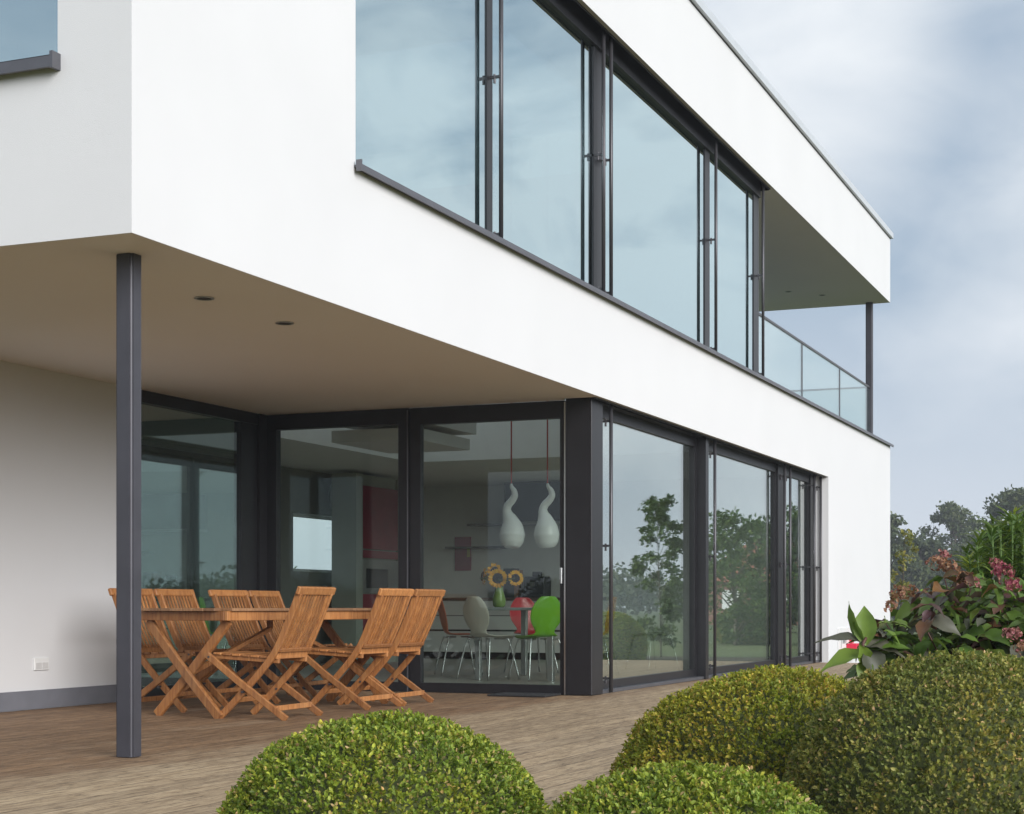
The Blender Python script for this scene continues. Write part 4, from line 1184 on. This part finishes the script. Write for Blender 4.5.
# ---- trees ------------------------------------------------------------------------
def tree(name, label, loc, h, w, mat, seed, leaf, nleaf, trunk_frac=0.25, group=None, clumps=26, top_heavy=0.0, trunk_r=None, shape='round', gap=0.55, puff=(0.09, 0.17)):
    rng = np.random.default_rng(seed)
    t = thing(name, label, 'tree', loc, rng.uniform(0, 6.28), group)
    bm = bmesh.new()
    tr = trunk_r or 0.022 * h
    lean = rng.normal(size=2) * 0.03 * h
    tp = [Vector((0, 0, 0)), Vector((lean[0] * 0.3, lean[1] * 0.3, h * 0.3)), Vector((lean[0], lean[1], h * 0.65)), Vector((lean[0] * 1.2, lean[1] * 1.2, h * 0.92))]
    cp = catmull(tp, 4)
    tube(bm, cp, [tr * (1 - 0.85 * i / (len(cp) - 1)) for i in range(len(cp))], 8)
    CC = []
    z0 = h * trunk_frac
    for k in range(clumps):
        f_ = (k + rng.uniform(0, 1)) / clumps
        z = z0 + (h - z0) * f_ ** (1.0 - 0.35 * top_heavy)
        g = (z - z0) / (h - z0)
        if shape == 'round': env = math.sin(math.pi * min(1, 0.12 + 0.86 * g)) ** 0.6
        elif shape == 'cone': env = max(0.08, 1 - g) ** 0.8
        else: env = 0.35 + 0.65 * math.sin(math.pi * min(1, 0.1 + 0.85 * g))
        rr = w / 2 * env * math.sqrt(rng.uniform(0.15, 1.0)) * 0.92
        a = rng.uniform(0, 6.28)
        c = Vector((lean[0] * g + rr * math.cos(a), lean[1] * g + rr * math.sin(a), min(z, h * 0.96)))
        CC.append((c, w * rng.uniform(*puff)))
        b0 = Vector((lean[0] * g, lean[1] * g, max(z0 * 0.85, z - rr * 0.8)))
        md = b0.lerp(c, 0.5) + Vector((0, 0, 0.04 * h))
        tube(bm, catmull([b0, md, c], 3), [tr * 0.36, tr * 0.3, tr * 0.25, tr * 0.2, tr * 0.16, tr * 0.12, tr * 0.08], 5)
    obj('trunk', bm, M['bark'], t, smooth=True)
    per = nleaf // clumps
    P = np.concatenate([np.array(c) + unit(rng.normal(size=(per, 3))) * (s_ * rng.uniform(0.15, 1.0, per) ** gap)[:, None] * np.array([1.25, 1.25, 0.8]) for c, s_ in CC])
    n = len(P)
    T = unit(rng.normal(size=(n, 3)) + np.array([0, 0, -0.2])); Nn = rng.normal(size=(n, 3)) + np.array([0, 0, 0.8])
    ln = leaf * rng.uniform(0.6, 1.25, n)
    v, F = leaves(P, T, Nn, ln, ln * 0.6, 0.2)
    np_mesh('crown', v, F, mat, t)
    return t

FG = 'trees beyond the garden'
tree('oak_tree', 'broad round crowned grey green tree with gaps, centre of the far trees', garden_pos(958, 118, -0.16), 8.2, 6.9, M['tree_far'], 11, 0.25, 9500, 0.22, FG, 70, gap=0.6, puff=(0.05, 0.12))
tree('oak_tree', 'dark far tree rising behind the narrow leaved shrub', garden_pos(1030, 100, -0.16), 8.0, 6.2, M['tree_far'], 12, 0.25, 9500, 0.2, FG, 60, gap=0.6, puff=(0.06, 0.13))
tree('poplar_tree', 'dense dark far tree directly beside the white house wall', garden_pos(897, 100, -0.16), 6.3, 3.6, M['tree_far'], 13, 0.28, 7000, 0.05, FG, 34, shape='oval')
tree('poplar_tree', 'low dense far tree between the house wall and the round tree', garden_pos(922, 104, -0.16), 5.2, 4.0, M['tree_far'], 14, 0.28, 7000, 0.03, FG, 34, shape='oval')
tree('oak_tree', 'low spreading far tree below the round crowned one', garden_pos(985, 108, -0.16), 5.0, 6.5, M['tree_far'], 15, 0.30, 7000, 0.05, FG, 34)
tree('sapling', 'slender sapling with yellowing leaves beside the house corner', garden_pos(899, 30, -0.16), 2.35, 0.62, M['sapling'], 16, 0.075, 620, 0.12, None, 22, trunk_r=0.014, shape='oval')
# trees of the garden in front of the house; the big panes mirror them
GG = 'garden trees in front of the house'
tree('garden_tree', 'young leafy tree mirrored in the first sliding door pane', (15.4, -3.95, -0.16), 2.95, 1.05, M['tree_gdn'], 17, 0.085, 3600, 0.10, GG, 46, trunk_r=0.018, shape='oval', gap=0.75)
tree('garden_tree', 'bushy tree mirrored in the second sliding door pane', (25.7, -5.3, -0.16), 3.2, 2.2, M['tree_gdn'], 18, 0.11, 4200, 0.04, GG, 46, gap=0.8)
tree('garden_tree', 'broad tree mirrored in the second sliding door pane beside the post', (45.0, -9.6, -0.16), 3.9, 4.2, M['tree_gdn'], 19, 0.15, 5200, 0.03, GG, 50, gap=0.7)
tree('garden_tree', 'dark pointed tree mirrored in the narrow last pane', (46.0, -8.2, -0.16), 4.8, 2.2, M['tree_gdn'], 20, 0.17, 4200, 0.05, GG, 36, shape='oval')
# clipped balls farther along the lawn, mirrored in the doors
def low_ball(label, x, y, r, sd, mt_):
    return box_ball(label, (x, y, r * 0.35 - 0.15), r, mt_, sd, spacing=0.032, leaf=0.032)
low_ball('clipped green ball on the lawn mirrored below the young tree', 13.6, -4.3, 0.62, 41, M['box_a'])
low_ball('clipped green ball on the lawn mirrored beside the second post', 27.0, -5.4, 0.75, 43, M['box_d'])

# far woodland belt all round the fields: one mass nobody could count
rng = np.random.default_rng(77)
P = []
for k in range(640):
    a = rng.uniform(0, 2 * math.pi)
    dd = rng.uniform(165, 215)
    x, y = -5 + dd * math.cos(a), dd * math.sin(a)
    hh = (rng.uniform(3.4, 6.4) if k < 400 else rng.uniform(2.4, 3.6)) * (1.0 + 0.35 * math.sin(3 * a + 1) + 0.2 * math.sin(11 * a))
    m_ = 400
    d = unit(rng.normal(size=(m_, 3))) * rng.uniform(0.2, 1.0, m_)[:, None]
    P.append(np.array([x, y, hh * 0.5 - 0.16]) + d * np.array([hh * 0.75, hh * 0.75, hh * 0.5]))
P = np.concatenate(P); n = len(P)
v, F = leaves(P, rng.normal(size=(n, 3)), rng.normal(size=(n, 3)) + np.array([0, 0, 0.7]), rng.uniform(0.45, 0.85, n), rng.uniform(0.35, 0.6, n), 0.15)
tag(np_mesh('distant_wood', v, F, M['tree_far']), 'low belt of distant woodland round the fields', 'woodland', kind='stuff')

# far brick house mirrored between the trees
bh = thing('brick_house', 'low brick house with red roof mirrored small between the garden trees', 'house', (75.0, -15.2, -0.16), R(8))
part('wall', simple("brick", (0.24, 0.10, 0.07), 0.9, 0, 0.2, 3), (-5, 5, -3.5, 3.5, 0, 2.2), parent=bh)
bm = bmesh.new()
vv = [bm.verts.new(p) for p in ((-5.4, -4, 2.2), (5.4, -4, 2.2), (5.4, 4, 2.2), (-5.4, 4, 2.2), (-5.4, 0, 4.4), (5.4, 0, 4.4))]
for f in ((0, 3, 2, 1), (0, 1, 5, 4), (2, 3, 4, 5), (0, 4, 3), (1, 2, 5)): bm.faces.new([vv[i] for i in f])
obj('roof', bm, simple("red_tiles", (0.30, 0.10, 0.06), 0.85, 0, 0.2, 4), bh)
for x in (-3, 0, 3):
    part('window', M['white'], (x - 0.5, x + 0.5, 3.505, 3.53, 0.8, 1.8), parent=bh)
for y in (-1.5, 1.5):
    part('window', M['white'], (-5.03, -5.005, y - 0.5, y + 0.5, 0.8, 1.8), parent=bh)

# red box and lettered white panel on the house wall
mb = thing('wall_box', 'small red box on a white lettered board by the house wall', 'box', (10.55, -0.104, 0.16))
part('board', M['white'], (-0.62, 0.45, -0.012, 0.0, -0.12, 0.30), parent=mb)
part('box_body', simple("red_paint", (0.62, 0.01, 0.05), 0.4, 0, 0.1), (-0.10, 0.30, -0.16, -0.013, -0.09, 0.075), parent=mb, bevel=0.006)
part('box_lid', simple("red_lid", (0.55, 0.02, 0.06), 0.4, 0, 0.1), (0.12, 0.28, -0.05, -0.013, 0.08, 0.17), parent=mb, bevel=0.004)
bm = bmesh.new()
def stroke(pts, w=0.011):
    for a, b_ in zip(pts[:-1], pts[1:]):
        bar(bm, (a[0], -0.0135, a[1]), (b_[0], -0.0135, b_[1]), w, 0.002, side=(0.7, 0, 0.7) if abs((b_[0] - a[0]) - (b_[1] - a[1])) > 1e-3 else (1, 0, 0))
stroke([(-0.47, 0.02), (-0.43, 0.19)], 0.014)
for i in range(3):
    x = -0.36 + i * 0.075
    stroke([(x, 0.08), (x + 0.008, 0.15)]); stroke([(x + 0.008, 0.15), (x + 0.06, 0.152)]); stroke([(x + 0.06, 0.152), (x + 0.055, 0.08)])
stroke([(-0.10, 0.09), (-0.09, 0.16)])
obj('lettering', bm, M['black'], mb)

# ================================================================== HAZE
bm = bmesh.new(); box(bm, -260, 330, -280, 260, -1.2, 13)
hm_, hn, hl, hb = new_mat("thin_haze")
hn.remove(hb)
pv = hn.new("ShaderNodeVolumePrincipled")
pv.inputs["Color"].default_value = (0.85, 0.90, 0.97, 1)
pv.inputs["Density"].default_value = 0.0011
hl.new(pv.outputs[0], hn["Material Output"].inputs["Volume"])
tag(obj('haze', bm, hm_), kind='stuff')
